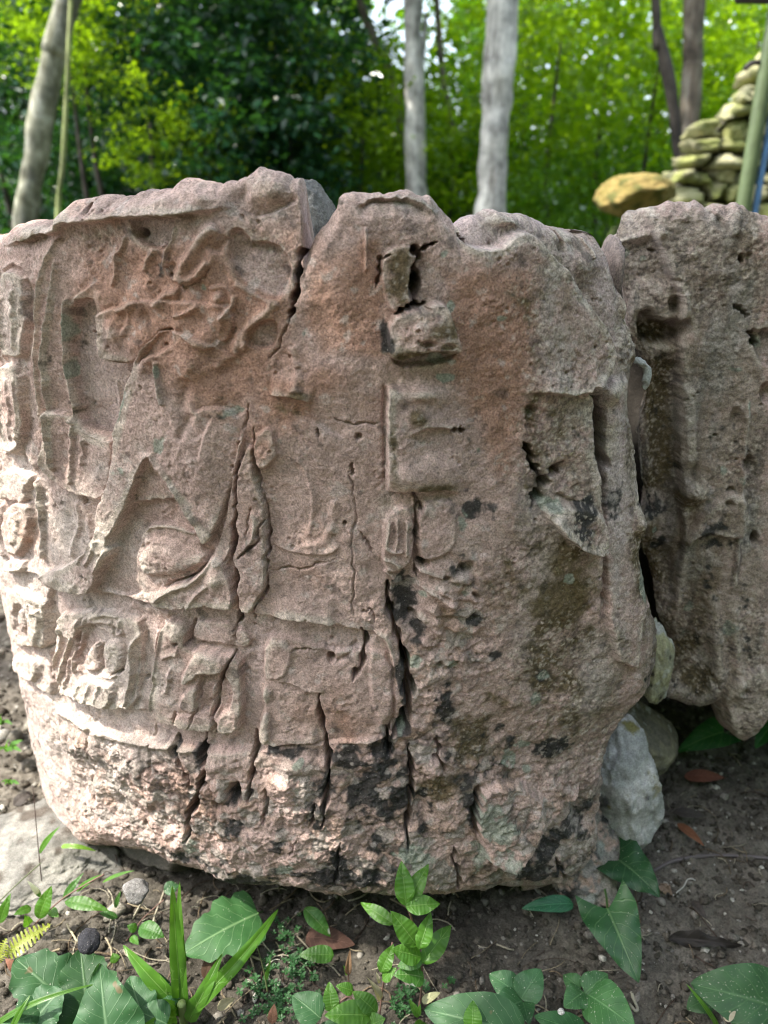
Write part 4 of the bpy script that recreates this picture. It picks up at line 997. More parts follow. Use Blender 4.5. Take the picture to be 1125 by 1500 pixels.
# fine dry stalks, roots and fibres lying on the soil
def litter(name, n, seed, box=(-.75, .95, .52, 1.45), ln=(.012, .075), th=(.0004, .0012)):
    r = np.random.default_rng(seed); Vs, Fs, Cs = [], [], []; b = 0
    for _ in range(n):
        x, y = r.uniform(*box[:2]), r.uniform(*box[2:]); a = r.uniform(0, 6.28); L = r.uniform(*ln)
        c = r.normal(0, .35); m = 7; p = []
        for k in range(m):
            p.append([x, y]); x += math.cos(a) * L / m; y += math.sin(a) * L / m; a += c / 2 + r.normal(0, .12)
        p = np.array(p); z = gz(p[:, 0], p[:, 1]) + .005 + .006 * r.random() * np.sin(np.linspace(0, 3.14, m)) + r.random() * .002
        v, f = tube(np.c_[p, z], r.uniform(*th), 4)
        Vs.append(v); Fs.append(f + b); b += len(v)
        Cs.append(np.repeat((np.array([(.30, .25, .17), (.16, .12, .08), (.40, .36, .27), (.07, .05, .04)])[r.integers(4)] * r.uniform(.6, 1.2))[None], len(v), 0))
    return tag(link(name, np_mesh(name, np.concatenate(Vs), np.concatenate(Fs), np.concatenate(Cs)), None, M_SOIL), kind='stuff')
litter('plant_litter', 620, 3); litter('plant_litter', 150, 9, (-.75, .1, .52, .95), (.03, .11), (.0006, .0019)); litter('plant_litter', 60, 10, (.2, .95, .55, 1.3), (.03, .09), (.0006, .0016))

# ------------------------------------------------------------------ leaves
def leaf_mat(name, ca, cb, vein, nv=9, skew=.55, vw=.06, rough=.42, trans=.35, ripple=0.0, spots=0.0, spotcol=(.5, .5, .42), vstr=.75, patch=None):
    m, n, out = new_mat(name)
    uv = nd(n, 'ShaderNodeUVMap').outputs[0]; tc = nd(n, 'ShaderNodeTexCoord').outputs['Object']
    sp = nd(n, 'ShaderNodeSeparateXYZ'); n.links.new(uv, sp.inputs[0])
    def M(op, a, b=None, c=None):
        x = nd(n, 'ShaderNodeMath', operation=op)
        for k, q in enumerate((a, b, c)):
            if q is None: continue
            if isinstance(q, (int, float)): x.inputs[k].default_value = q
            else: n.links.new(q, x.inputs[k])
        return x.outputs[0]
    ac = M('ABSOLUTE', M('SUBTRACT', sp.outputs[1], .5))              # 0 at midrib, .5 at edge
    nz = noise_node(n, 60, 2, .5, tc)
    ph = M('ADD', M('SUBTRACT', M('MULTIPLY', sp.outputs[0], float(nv)), M('MULTIPLY', ac, 2 * skew * nv * .3)), M('MULTIPLY', nz.outputs[0], .5))
    fr_ = M('ABSOLUTE', M('SUBTRACT', M('FRACT', ph), .5))
    lat = nd(n, 'ShaderNodeMapRange'); n.links.new(fr_, lat.inputs[0]); lat.inputs[1].default_value = 0; lat.inputs[2].default_value = vw * 2; lat.inputs[3].default_value = 1; lat.inputs[4].default_value = 0
    mid = nd(n, 'ShaderNodeMapRange'); n.links.new(ac, mid.inputs[0]); mid.inputs[1].default_value = .004; mid.inputs[2].default_value = .030; mid.inputs[3].default_value = 1; mid.inputs[4].default_value = 0
    vn_ = M('MAXIMUM', M('MULTIPLY', lat.outputs[0], .6), mid.outputs[0])
    n1 = noise_node(n, 38, 4, .6, tc)
    r1 = ramp(n, n1.outputs[0], [(.3, ca), (.7, cb)])
    c = mix(n, r1.outputs[0], vein, M('MULTIPLY', vn_, vstr))
    at = nd(n, 'ShaderNodeAttribute', attribute_name='Col')
    c = mix(n, c, at.outputs[0], None, 'MULTIPLY', 1.0)
    if spots:
        n3 = noise_node(n, 420, 2, .5, tc); w = ramp(n, n3.outputs[0], [(.72 - spots, 0.0), (.76 - spots, 1.0)])
        c = mix(n, c, spotcol, w.outputs[0])
    if patch:
        n4 = noise_node(n, 30, 2, .4, tc); w = ramp(n, n4.outputs[0], [(patch[0], 0.0), (patch[0] + .02, 1.0)])
        c = mix(n, c, patch[1], w.outputs[0])
    b = nd(n, 'ShaderNodeBsdfPrincipled', Roughness=rough); b.inputs['Specular IOR Level'].default_value = .45
    n.links.new(c, b.inputs['Base Color'])
    t = nd(n, 'ShaderNodeBsdfTranslucent')
    c2 = mix(n, c, (1.5, 1.45, .55), None, 'MULTIPLY', 1.0)
    n.links.new(c2, t.inputs['Color'])
    mx = nd(n, 'ShaderNodeMixShader'); mx.inputs[0].default_value = trans
    n.links.new(b.outputs[0], mx.inputs[1]); n.links.new(t.outputs[0], mx.inputs[2])
    hgt = M('ADD', M('MULTIPLY', vn_, -.6), M('MULTIPLY', n1.outputs[0], .9))
    if ripple: hgt = M('ADD', hgt, M('MULTIPLY', M('SINE', M('MULTIPLY', sp.outputs[0], 60.0)), ripple))
    bp = nd(n, 'ShaderNodeBump'); bp.inputs['Strength'].default_value = .5; bp.inputs['Distance'].default_value = .0015
    n.links.new(hgt, bp.inputs['Height']); n.links.new(bp.outputs[0], b.inputs['Normal'])
    n.links.new(mx.outputs[0], out.inputs[0])
    return m
ML_GRASS = leaf_mat('bright_grass_leaf', (.060, .17, .018), (.10, .25, .030), (.20, .36, .10), nv=2, vw=.02, rough=.42, trans=.42, ripple=.18)
ML_STRAP = leaf_mat('strap_leaf', (.070, .19, .020), (.11, .26, .032), (.26, .42, .14), nv=1, vw=.01, rough=.34, trans=.40)
ML_VINE = leaf_mat('vine_leaf', (.016, .062, .022), (.026, .092, .030), (.10, .19, .08), nv=6, skew=1.2, vw=.035, rough=.45, trans=.18, spots=.02)
ML_BROAD = leaf_mat('broad_leaf', (.024, .085, .026), (.042, .120, .040), (.15, .26, .13), nv=7, skew=1.0, vw=.03, rough=.55, trans=.25, spots=.012, patch=(.74, (.13, .11, .05)))
ML_DARKB = leaf_mat('dark_broad_leaf', (.028, .085, .030), (.045, .125, .042), (.10, .20, .09), nv=7, skew=1.0, vw=.04, rough=.5, trans=.22, spots=.05)
ML_VAR = leaf_mat('variegated_leaf', (.045, .14, .022), (.07, .19, .03), (.2, .3, .12), nv=2, vw=.02, rough=.45, trans=.3, ripple=.15, patch=(.56, (.50, .53, .44)))
ML_YELLOW = leaf_mat('yellow_leaf', (.22, .28, .03), (.32, .36, .05), (.4, .42, .12), nv=5, trans=.4)
ML_DRY = leaf_mat('dry_leaf', (.085, .052, .035), (.15, .095, .065), (.20, .14, .10), nv=8, rough=.8, trans=.1)
ML_DARKDRY = leaf_mat('dark_dry_leaf', (.030, .024, .020), (.060, .048, .040), (.10, .08, .07), nv=6, rough=.7, trans=.05)
ML_STRAW = leaf_mat('straw_leaf', (.34, .30, .20), (.44, .40, .30), (.5, .46, .36), nv=3, rough=.8, trans=.2)
M_STEM, _n, _o = new_mat('plant_stem')
_a = nd(_n, 'ShaderNodeAttribute', attribute_name='Col'); _b = nd(_n, 'ShaderNodeBsdfPrincipled', Roughness=.6)
_n.links.new(_a.outputs[0], _b.inputs['Base Color']); _n.links.new(_b.outputs[0], _o.inputs[0])

_lr = np.random.default_rng(77)
def prof(kind, t):
    if kind == 'lance': return np.sin(np.pi * np.clip(t, 0, 1) ** .72) ** .85
    if kind == 'strap': return np.minimum(1, (t / .08 + .35)) * np.clip((1 - t) / .55, 0, 1) ** .62
    if kind == 'ovate': return np.sin(np.pi * np.clip(t, 0, 1) ** .62) ** .72
    if kind == 'heart': return np.clip((1 - t), 0, 1) ** .80 * np.minimum(1, .78 + t * .9)
    if kind == 'lobed': return (np.sin(np.pi * np.clip(t * .96 + .04, 0, 1) ** .60) ** .6) * (1 + .10 * np.sin(t * 19) + .05 * np.sin(t * 43))
    if kind == 'plume': return (np.sin(np.pi * t ** .7) ** .7) * (.62 + .38 * np.sign(np.sin(t * 75)))
    return np.sin(np.pi * t)

def leaf(parent, b, t, width, kind='lance', mat=None, roll=0.0, sag=.10, fold=.25, name='leaf', wave=.02, lobe=0.0, tint=None, label=None, twist=0.0, res=(26, 11), bend=0.0):
    """one leaf from base b to tip t, each given as (u, v, height above the soil plane) of its place in the scene"""
    B = PZ(b[0], b[1], b[2]); T = PZ(t[0], t[1], t[2])
    L = np.linalg.norm(T - B); d = (T - B) / L
    n = (CAMP - B); n = n / np.linalg.norm(n) * .75 + np.array([0, 0, .55])
    n -= d * (n @ d); n /= np.linalg.norm(n); sdv = np.cross(n, d)
    c, s = math.cos(math.radians(roll)), math.sin(math.radians(roll))
    n, sdv = n * c + sdv * s, sdv * c - n * s
    nt_, ns = res
    tt = np.linspace(0, 1, nt_)[:, None] * np.ones((1, ns)); ss = np.ones((nt_, 1)) * np.linspace(-1, 1, ns)[None, :]
    w = prof(kind, tt) * width / 2
    if kind == 'plume': w = np.repeat(prof(kind, np.linspace(0, 1, nt_))[:, None], ns, 1) * width / 2
    ph = _lr.uniform(0, 6.28, 3)
    along = tt * L - lobe * L * np.abs(ss) ** 1.3 * (1 - tt) ** 2.2
    lobe_w = 1 + (.10 * np.sin(tt * 3.1) if lobe else 0)
    side = w * ss * lobe_w + bend * L * tt * (1 - tt) * 4
    tw = twist * tt
    up = sag * L * 4 * tt * (1 - tt) + fold * np.abs(ss) * w - fold * .6 * np.abs(ss) ** 2 * w + wave * width * np.sin(tt * 9 + ph[0] + ss * 1.3) * np.abs(ss) + wave * .8 * width * np.sin(tt * 21 + ph[1]) * ss ** 2 + np.sin(tw) * side
    side = side * np.cos(tw)
    P = B + d * along[..., None] + sdv * side[..., None] + n * up[..., None]
    V = P.reshape(-1, 3); F = grid_faces(nt_, ns)
    uv = np.stack([tt, ss * .5 + .5], -1).reshape(-1, 2)
    tc = np.array(tint if tint is not None else (1, 1, 1)) * _lr.uniform(.88, 1.12)
    k = (.86 + .28 * fbm(V, 60, 2, 33))[:, None]
    me = np_mesh(name, V, F, np.ones((len(V), 3)) * tc * k, uv)
    o = link(name, me, parent, mat or ML_GRASS)
    if label: o['label'] = label
    return o

def stem(parent, pts, rad, col, name='stem', n=24):
    """stem through (u, v, z) points"""
    P = spline([PZ(*p) for p in pts], n)
    v, f = tube(P, rad, 7)
    return link(name, np_mesh(name, v, f, np.ones((len(v), 3)) * col), parent, M_STEM)

def plant(name, at, label, cat='plant', group=None):
    p = gpt(*at)
    return empty(name, tuple(p), label, cat, group)
GR = (.07, .15, .03); PK = (.16, .09, .07)

# strap-leaved plant at lower left
p = plant('strap_leaf_plant', (268, 1492), 'tall bright green plant with long strap leaves at the lower left')
stem(p, [(270, 1500, -.06), (268, 1486, -.03), (266, 1470, .0)], .006, (.16, .22, .07))
for a in [((266, 1482, -.03), (252, 1297, .16), .021, 0, .02, .45), ((270, 1476, -.02), (263, 1291, .15), .015, 20, .03, .4), ((272, 1484, -.02), (408, 1331, .03), .021, -25, .16, .5), ((262, 1474, -.02), (180, 1384, .05), .021, 15, .14, .5), ((276, 1496, -.03), (326, 1396, .03), .019, -15, .12, .4), ((258, 1490, -.03), (205, 1506, .01), .017, 10, .16, .4), ((262, 1484, -.03), (238, 1464, .02), .012, 0, .1, .4)]:
    leaf(p, a[0], a[1], a[2], 'strap', ML_STRAP, roll=a[3], sag=a[4], fold=a[5], res=(34, 9), wave=.05)

# heart-leaved vine by the right foot of the drum
p = plant('heart_leaf_vine', (900, 1300), 'dark green vine with two big heart-shaped leaves at the right foot of the drum', 'vine')
stem(p, [(868, 1262, -.04), (885, 1262, -.01), (906, 1262, .015)], .0018, GR); stem(p, [(868, 1262, -.04), (885, 1300, -.01), (890, 1332, .02)], .0018, GR)
leaf(p, (906, 1260, .02), (967, 1315, .02), .098, 'heart', ML_VINE, roll=6, sag=.10, fold=.25, lobe=.42, res=(34, 21), wave=.03)
leaf(p, (890, 1331, .03), (936, 1440, .0), .098, 'heart', ML_VINE, roll=-4, sag=.06, fold=.28, lobe=.30, res=(34, 21), wave=.03, tint=(1.15, 1.15, 1.0))
p = plant('heart_leaf_vine', (1062, 1075), 'green arrow-shaped leaf growing beneath the right block', 'vine')
stem(p, [(1085, 1070, -.06), (1075, 1070, -.03), (1062, 1074, .0)], .0015, GR)
leaf(p, (1060, 1072, .02), (991, 1102, -.02), .075, 'heart', ML_VINE, lobe=.25, sag=.12, fold=.2, tint=(1.5, 1.7, 1.3), res=(26, 17))
p = plant('heart_leaf_vine', (1135, 1064), 'green leaf at the right edge below the end of the right block', 'vine')
leaf(p, (1140, 1050, .02), (1106, 1096, -.02), .075, 'heart', ML_VINE, lobe=.2, sag=.1, tint=(1.3, 1.9, 1.2), res=(26, 17))
p = plant('shade_seedling', (815, 1330), 'bluish green leaf in the shade under the lower right of the drum')
leaf(p, (840, 1324, -.02), (764, 1331, -.02), .026, 'ovate', ML_VINE, sag=.1, tint=(1.2, 1.8, 2.2))

# broad-bladed creeping grass in the middle
p = plant('creeping_grass', (612, 1475), 'bright green broad-bladed creeping grass in front of the middle of the drum', 'plant')
stem(p, [(612, 1490, -.06), (618, 1440, .0), (616, 1400, .05), (604, 1350, .10), (596, 1326, .13)], .0016, PK)
stem(p, [(556, 1490, -.06), (560, 1450, -.02), (566, 1424, .02), (575, 1380, .05)], .0014, PK)
for a in [((595, 1327, .13), (588, 1261, .17), .027, 0), ((598, 1323, .13), (628, 1266, .16), .025, 8), ((594, 1328, .13), (645, 1324, .13), .026, -5), ((611, 1385, .08), (572, 1334, .12), .029, 10), ((614, 1391, .08), (631, 1336, .11), .022, -12), ((619, 1411, .05), (661, 1355, .07), .028, -8), ((617, 1402, .06), (572, 1390, .08), .027, 14), ((578, 1354, .06), (528, 1322, .06), .020, 10), ((558, 1425, .02), (577, 1383, .05), .021, 0), ((560, 1435, .01), (581, 1418, .03), .017, 0), ((613, 1490, -.03), (599, 1463, -.01), .010, 0), ((612, 1488, -.03), (616, 1471, -.01), .008, 0), ((626, 1500, -.03), (600, 1520, -.01), .020, 0)]:
    leaf(p, a[0], a[1], a[2], 'lance', ML_GRASS, roll=a[3], sag=.07, fold=.35, wave=.045)
leaf(p, (621, 1432, .02), (577, 1428, .03), .030, 'ovate', ML_VAR, roll=-10, label='half white leaf'); leaf(p, (620, 1405, .05), (582, 1416, .04), .022, 'lance', ML_VAR, label='half white leaf')
leaf(p, (558, 1464, -.02), (536, 1430, .02), .014, 'lance', ML_STRAW, twist=1.2, fold=.8, label='withered pale leaf'); leaf(p, (556, 1440, .0), (551, 1424, .02), .006, 'lance', ML_STRAW, fold=.8, label='withered pale leaf')

p = plant('leafy_seedling', (520, 1490), 'glossy light green seedling with oval leaves at the bottom, left of the creeping grass')
stem(p, [(530, 1515, -.06), (525, 1495, -.02), (512, 1460, .01), (488, 1478, .0)], .0014, PK)
for a in [((470, 1492, .0), (428, 1458, .01), .042, 'ovate', ML_BROAD), ((486, 1482, .0), (482, 1438, .02), .022, 'ovate', ML_GRASS), ((517, 1452, .01), (492, 1444, .02), .016, 'ovate', ML_GRASS), ((543, 1488, .01), (475, 1488, .02), .033, 'lance', ML_GRASS), ((552, 1484, .01), (516, 1452, .03), .024, 'lance', ML_GRASS), ((540, 1505, .0), (565, 1492, .02), .026, 'lance', ML_GRASS), ((500, 1512, -.02), (470, 1500, -.01), .022, 'ovate', ML_BROAD)]:
    leaf(p, a[0], a[1], a[2], a[3], a[4], sag=.10, fold=.3)
p = plant('grass_sprig', (510, 1428), 'small sprig with a brown dry bud tip on the bare soil')
stem(p, [(511, 1440, -.06), (510, 1424, -.03)], .001, PK); leaf(p, (510, 1428, -.04), (513, 1390, .01), .010, 'lance', ML_DRY, fold=.9, tint=(1.6, 1.5, 1.2)); leaf(p, (509, 1428, -.04), (503, 1414, -.02), .006, 'lance', ML_GRASS)
p = plant('grass_seedling', (455, 1398), 'single oval green leaf on the dark soil below the drum')
leaf(p, (489, 1399, -.03), (438, 1399, -.03), .025, 'ovate', ML_GRASS, sag=.08, tint=(.7, .75, .8))
p = plant('grass_seedling', (455, 1332), 'drooping white-edged leaf hanging at the bottom edge of the drum')
leaf(p, (446, 1330, .0), (484, 1372, -.03), .026, 'lance', ML_VAR, sag=.10, fold=.3)
p = plant('grass_sprig', (390, 1450), 'thin upright dried grass sprig in the clover left of the seedling')
stem(p, [(392, 1452, -.06), (386, 1420, -.02), (376, 1384, .03)], [.0016, .001, .0006], (.13, .15, .06)); leaf(p, (390, 1436, -.04), (397, 1404, .0), .006, 'lance', ML_GRASS)
stem(p, [(390, 1415, -.03), (402, 1406, -.01), (410, 1406, -.01)], .0008, (.4, .38, .3))

p = plant('broad_leaf_seedling', (765, 1465), 'dull green seedling with round spotted leaves at the bottom centre-right')
for a in [((758, 1455, -.01), (716, 1427, .0), .038), ((763, 1464, -.01), (793, 1420, .01), .042), ((765, 1466, -.01), (722, 1490, .0), .045), ((766, 1468, -.01), (775, 1500, .0), .028)]:
    leaf(p, a[0], a[1], a[2], 'ovate', ML_DARKB, sag=.10, fold=.2, tint=(1.0, 1.1, 1.1))
p = plant('broad_leaf_seedling', (857, 1453), 'mid green seedling with one large and two small oval leaves, below the vine tip')
for a in [((857, 1455, .0), (890, 1427, .01), .036), ((855, 1453, .0), (826, 1476, .0), .034), ((860, 1456, .0), (930, 1506, .01), .062), ((850, 1448, -.02), (825, 1428, -.02), .026)]:
    leaf(p, a[0], a[1], a[2], 'ovate', ML_DARKB, sag=.10, fold=.2, tint=(1.25, 1.35, 1.1))
p = plant('broad_leaf_plant', (1150, 1500), 'large dark green ribbed leaf entering at the bottom right corner')
leaf(p, (1165, 1485, .01), (1011, 1441, .02), .088, 'ovate', ML_DARKB, sag=.10, fold=.25, roll=8, tint=(.9, .95, .8), res=(40, 19)); leaf(p, (1040, 1462, -.02), (1006, 1478, -.03), .032, 'ovate', ML_DARKB, tint=(.8, .9, .7)); leaf(p, (1062, 1495, .01), (1078, 1475, .02), .012, 'ovate', ML_STRAW, label='withered pale leaf')
p = plant('grass_tuft', (1048, 1500), 'thin light green grass blade leaning across the large bottom right leaf', 'grass')
leaf(p, (1054, 1510, -.03), (1005, 1441, .03), .007, 'strap', ML_STRAP, fold=.5)
p = plant('broad_leaf_plant', (720, 1510), 'broad grey-green toothed leaves cut by the bottom edge, centre of the photo')
leaf(p, (770, 1518, .02), (621, 1479, .02), .072, 'ovate', ML_BROAD, sag=.08, fold=.25, res=(40, 19), roll=5); leaf(p, (692, 1512, .03), (693, 1465, .05), .024, 'lance', ML_GRASS); leaf(p, (860, 1520, .0), (782, 1488, .02), .036, 'ovate', ML_BROAD, tint=(.8, 1.1, .8))

p = plant('lobed_leaf_plant', (140, 1490), 'cluster of big matt grey-green lobed leaves in the bottom left corner')
for a in [((100, 1476, .0), (22, 1404, .04), .088, 'lobed', -8, (1, 1, 1)), ((40, 1510, .0), (92, 1448, .03), .075, 'lobed', 12, (1.15, 1.1, 1.2)), ((130, 1490, -.01), (118, 1390, .03), .082, 'lobed', 0, (.62, .7, .55)), ((160, 1535, .01), (146, 1411, .06), .115, 'heart', 4, (1.1, 1.1, 1.1)), ((208, 1490, .0), (190, 1430, .02), .050, 'ovate', 0, (1.15, 1.15, 1.2)), ((250, 1440, .0), (218, 1478, .0), .050, 'lobed', 0, (.8, .9, .8)), ((245, 1500, .0), (200, 1480, .01), .045, 'ovate', 10, (1, 1, 1)), ((60, 1520, .0), (5, 1490, .02), .06, 'lobed', 0, (1.1, 1.1, 1.2)), ((95, 1510, -.02), (100, 1480, -.01), .03, 'lobed', 0, (1.3, 1.6, .6))]:
    leaf(p, a[0], a[1], a[2], a[3], ML_BROAD, roll=a[4], tint=a[5], sag=.06, fold=.22, wave=.03, res=(40, 19))
p = plant('lobed_leaf_plant', (360, 1345), 'large pale green lobed leaf half shaded under the lower left of the drum')
leaf(p, (378, 1338, -.01), (268, 1398, -.01), .088, 'lobed', ML_BROAD, sag=.08, fold=.12, res=(40, 19), tint=(1.1, 1.1, .95)); stem(p, [(385, 1335, -.05), (378, 1338, -.01)], .0015, GR)
p = plant('grass_tuft', (0, 1500), 'long arching grass blade over the lobed leaves in the bottom left corner', 'grass')
leaf(p, (-12, 1506, .0), (142, 1441, .05), .008, 'strap', ML_STRAP, sag=.16, fold=.5, tint=(.7, .7, .7)); leaf(p, (15, 1512, .02), (44, 1458, .05), .008, 'strap', ML_STRAP, fold=.4)

p = plant('creeping_grass', (60, 1370), 'pink-stemmed creeping grass with narrow blades at the left edge', 'plant')
stem(p, [(20, 1392, -.05), (50, 1355, -.02), (90, 1318, .02), (125, 1296, .05), (152, 1281, .08)], .0012, PK); stem(p, [(-10, 1330, .0), (20, 1300, .0), (60, 1264, .03)], .001, (.10, .12, .05))
for a in [((95, 1320, .02), (160, 1334, .02), .020, ML_GRASS), ((92, 1318, .02), (123, 1278, .05), .011, ML_VAR), ((57, 1346, -.01), (76, 1297, .03), .023, ML_GRASS), ((112, 1306, .03), (153, 1280, .07), .009, ML_GRASS), ((0, 1352, -.01), (16, 1308, .03), .016, ML_GRASS), ((46, 1330, .0), (20, 1340, .01), .014, ML_GRASS), ((42, 1356, -.02), (36, 1340, .01), .014, ML_GRASS), ((60, 1314, .02), (40, 1290, .05), .008, ML_VAR), ((72, 1332, -.01), (86, 1344, -.01), .014, ML_GRASS), ((150, 1293, .0), (198, 1275, .04), .006, ML_STRAP)]:
    leaf(p, a[0], a[1], a[2], 'lance', a[3], fold=.35, sag=.08, wave=.04)
p = plant('yellow_plume', (0, 1405), 'yellow feathery grass plume lying over the soil at the left edge', 'plant')
stem(p, [(-8, 1408, -.05), (30, 1385, -.02), (72, 1357, .0)], .001, (.3, .32, .08)); leaf(p, (8, 1400, -.01), (76, 1353, .01), .030, 'plume', ML_YELLOW, fold=.2, res=(60, 7)); leaf(p, (-6, 1412, -.01), (10, 1374, .01), .020, 'plume', ML_YELLOW, fold=.2, res=(50, 7))
p = plant('creeping_grass', (185, 1375), 'young creeping grass with rippled leaves between the plume and the strap plant', 'plant')
stem(p, [(185, 1378, -.05), (210, 1345, -.02), (240, 1318, .01)], .0009, PK)
for a in [((204, 1358, -.01), (241, 1373, -.01), .026, ML_GRASS, (.7, .8, .9)), ((172, 1344, -.02), (145, 1337, -.01), .011, ML_VAR, (1, 1, 1)), ((169, 1330, -.03), (177, 1305, .0), .008, ML_VAR, (1, 1, 1)), ((200, 1362, -.02), (186, 1356, -.01), .014, ML_GRASS, (.8, .9, .8)), ((192, 1372, -.03), (203, 1384, -.03), .012, ML_GRASS, (.8, .9, .8)), ((170, 1410, -.04), (165, 1396, -.03), .014, ML_GRASS, (1, 1, 1)), ((240, 1306, .0), (262, 1296, .0), .022, ML_DARKB, (1, 1, 1))]:
    leaf(p, a[0], a[1], a[2], 'lance', a[3], fold=.3, sag=.1, tint=a[4])
p = plant('grass_tuft', (60, 1285), 'thin dark stem with one green blade standing on the pale slab', 'grass')
stem(p, [(61, 1290, -.02), (55, 1230, .06), (48, 1150, .15)], [.0009, .0007, .0005], (.07, .04, .035)); leaf(p, (58, 1250, .04), (88, 1210, .09), .010, 'lance', ML_GRASS, fold=.3)
p = plant('grass_tuft', (92, 1242), 'curved yellow-green grass blade hanging under the left foot of the drum', 'grass')
leaf(p, (90, 1240, .0), (141, 1247, -.01), .008, 'strap', ML_STRAP, sag=.18, fold=.3, tint=(1.6, 1.3, 1))
for k, (u, v, s) in enumerate([(12, 1100, 1.0), (4, 1062, .8), (16, 1150, .6)]):
    p = plant('weed', (u, v), ['small sunlit weed on the ground left of the drum, middle one', 'small sunlit weed left of the drum, highest one', 'small weed left of the drum, lowest one'][k], 'plant')
    for j in range(7):
        a = _lr.uniform(0, 6.28); r_ = _lr.uniform(14, 30) * s
        leaf(p, (u, v, -.04), (u + r_ * math.cos(a), v - 6 + r_ * .5 * math.sin(a), .01), .014 * s, 'ovate', ML_GRASS, res=(12, 5))

# clover mat of tiny leaflets
def clover(spots, seed):
    r = np.random.default_rng(seed); Vs, Fs = [], []; b = 0
    for (u, v, ru, rv, n) in spots:
        for _ in range(n):
            p = gpt(u + r.normal() * ru, v + r.normal() * rv); p = p + [0, 0, r.uniform(.004, .018)]
            s = r.uniform(.0022, .0042); a0 = r.uniform(0, 6.28)
            for k in range(4):
                a = a0 + k * 1.57; d = np.array([math.cos(a), math.sin(a), .25]); q = np.array([-math.sin(a), math.cos(a), 0])
                Vs.append(np.array([p, p + d * s + q * s * .6, p + d * s * 1.9, p + d * s - q * s * .6])); Fs.append([b, b + 1, b + 2, b + 3]); b += 4
    V = np.concatenate(Vs)
    return tag(link('clover_mat', np_mesh('clover_mat', V, np.array(Fs), np.ones((len(V), 3)) * (.9, 1.0, .9), np.zeros((len(V), 2))), None, ML_DARKB), kind='stuff')
clover([(418, 1378, 9, 14, 26), (430, 1412, 12, 14, 30), (380, 1455, 18, 9, 34), (418, 1472, 14, 12, 34), (395, 1425, 8, 8, 12), (590, 1478, 14, 12, 30), (610, 1455, 8, 8, 12), (445, 1440, 14, 8, 14), (400, 1490, 20, 8, 24), (655, 1445, 5, 5, 5)], 4)

# fallen leaves, twigs
def fallen(label, b, t, w, mat=ML_DRY, name='fallen_leaf', **kw):
    o = leaf(None, b, t, w, kw.pop('kind', 'lance'), mat, name=name, **kw)
    return tag(o, label, 'dead leaf')
fallen('long black curled dead leaf on the soil at the right', (978, 1374, -.05), (1086, 1386, -.04), .022, ML_DARKDRY, tint=(.55, .55, .55), fold=.9, wave=.22, sag=.05, twist=1.0)
fallen('rusty brown narrow dead leaf below the prop stones', (992, 1206, -.05), (1032, 1240, -.045), .016, tint=(1.7, 1.1, .8), sag=.1)
fallen('dull red dead leaf under the right block', (1002, 1138, -.05), (1062, 1140, -.04), .026, tint=(1.3, .75, .7), sag=.12)
fallen('grey brown dead leaf at the foot of the whitish prop stone', (938, 1186, -.05), (962, 1208, -.045), .026, tint=(1.4, 1.3, 1.2), sag=.1)
fallen('dark brown dead leaf just below the red one under the right block', (985, 1190, -.05), (1035, 1196, -.045), .018, ML_DARKDRY, sag=.12)
fallen('purplish brown dead leaf in the shade under the drum', (448, 1372, -.055), (520, 1384, -.05), .036, ML_DRY, tint=(.6, .45, .45), kind='ovate')
fallen('small curled dark dead leaf on open soil above the long black one', (1014, 1320, -.05), (1035, 1346, -.05), .014, ML_DARKDRY, fold=.8)
fallen('ash grey crumpled dead leaf right of the heart leaves', (968, 1296, -.05), (985, 1312, -.045), .018, ML_DRY, tint=(1.8, 2.0, 2.1), fold=.6, wave=.2)
fallen('cream dry leaf piece right of the creeping grass', (618, 1468, -.05), (645, 1454, -.045), .012, ML_STRAW, fold=.3, kind='ovate', tint=(.8, .9, .7))
fallen('brown dead leaf beside the pale slab at the left', (20, 1180, -.03), (45, 1160, -.02), .022, ML_DARKDRY)
fallen('pinkish dead leaf at the left edge under the plume', (28, 1425, -.05), (8, 1404, -.03), .014, ML_DRY, tint=(2.2, 1.6, 1.6))
fallen('tan dead leaf standing between the strap leaves', (300, 1435, -.05), (318, 1385, -.01), .020, ML_DRY, tint=(.7, .6, .5))
fallen('brown dead leaf at the bottom edge below the clover', (398, 1500, -.05), (402, 1470, -.03), .014, ML_DRY, tint=(.9, .7, .6))
fallen('pale dry leaf at the foot of the strap plant', (318, 1478, -.05), (345, 1462, -.045), .014, ML_STRAW, tint=(.7, .7, .6))
def twig(label, pts, rad, col):
    P = spline([gpt(u, v, dz) for u, v, dz in pts], 30); v, f = tube(P, rad, 7)
    v = v + ((fbm(v, 150, 2, 5) - .5) * .002)[:, None]
    return tag(link('twig', np_mesh('twig', v, f, np.ones((len(v), 3)) * col), None, M_STEM), label, 'twig')
twig('long thin grey root running over the soil to the right edge', [(957, 1276, .003), (985, 1262, .005), (1020, 1255, .006), (1065, 1253, .006), (1135, 1258, .005)], [.0025, .0035, .0030, .0032], (.12, .10, .10))
twig('dry straw stalk beside the yellow plume', [(35, 1406, .004), (60, 1402, .006), (88, 1390, .006)], .0022, (.32, .26, .17))
twig('bent straw stalk right of the dark pebble', [(98, 1354, .01), (112, 1376, .008), (128, 1395, .005)], .0013, (.40, .35, .22))
twig('straw stalk in the shade in front of the drum', [(338, 1392, .006), (365, 1400, .006), (392, 1410, .004)], .0018, (.26, .23, .14))
twig('short straw beside the chalky pebble', [(764, 1455, .004), (778, 1472, .006), (790, 1486, .004)], .0012, (.34, .28, .18))
twig('two-pronged broken straw below the tip of the heart leaf', [(922, 1470, .003), (930, 1480, .006), (934, 1476, .006), (924, 1454, .004)], .0022, (.36, .33, .25))
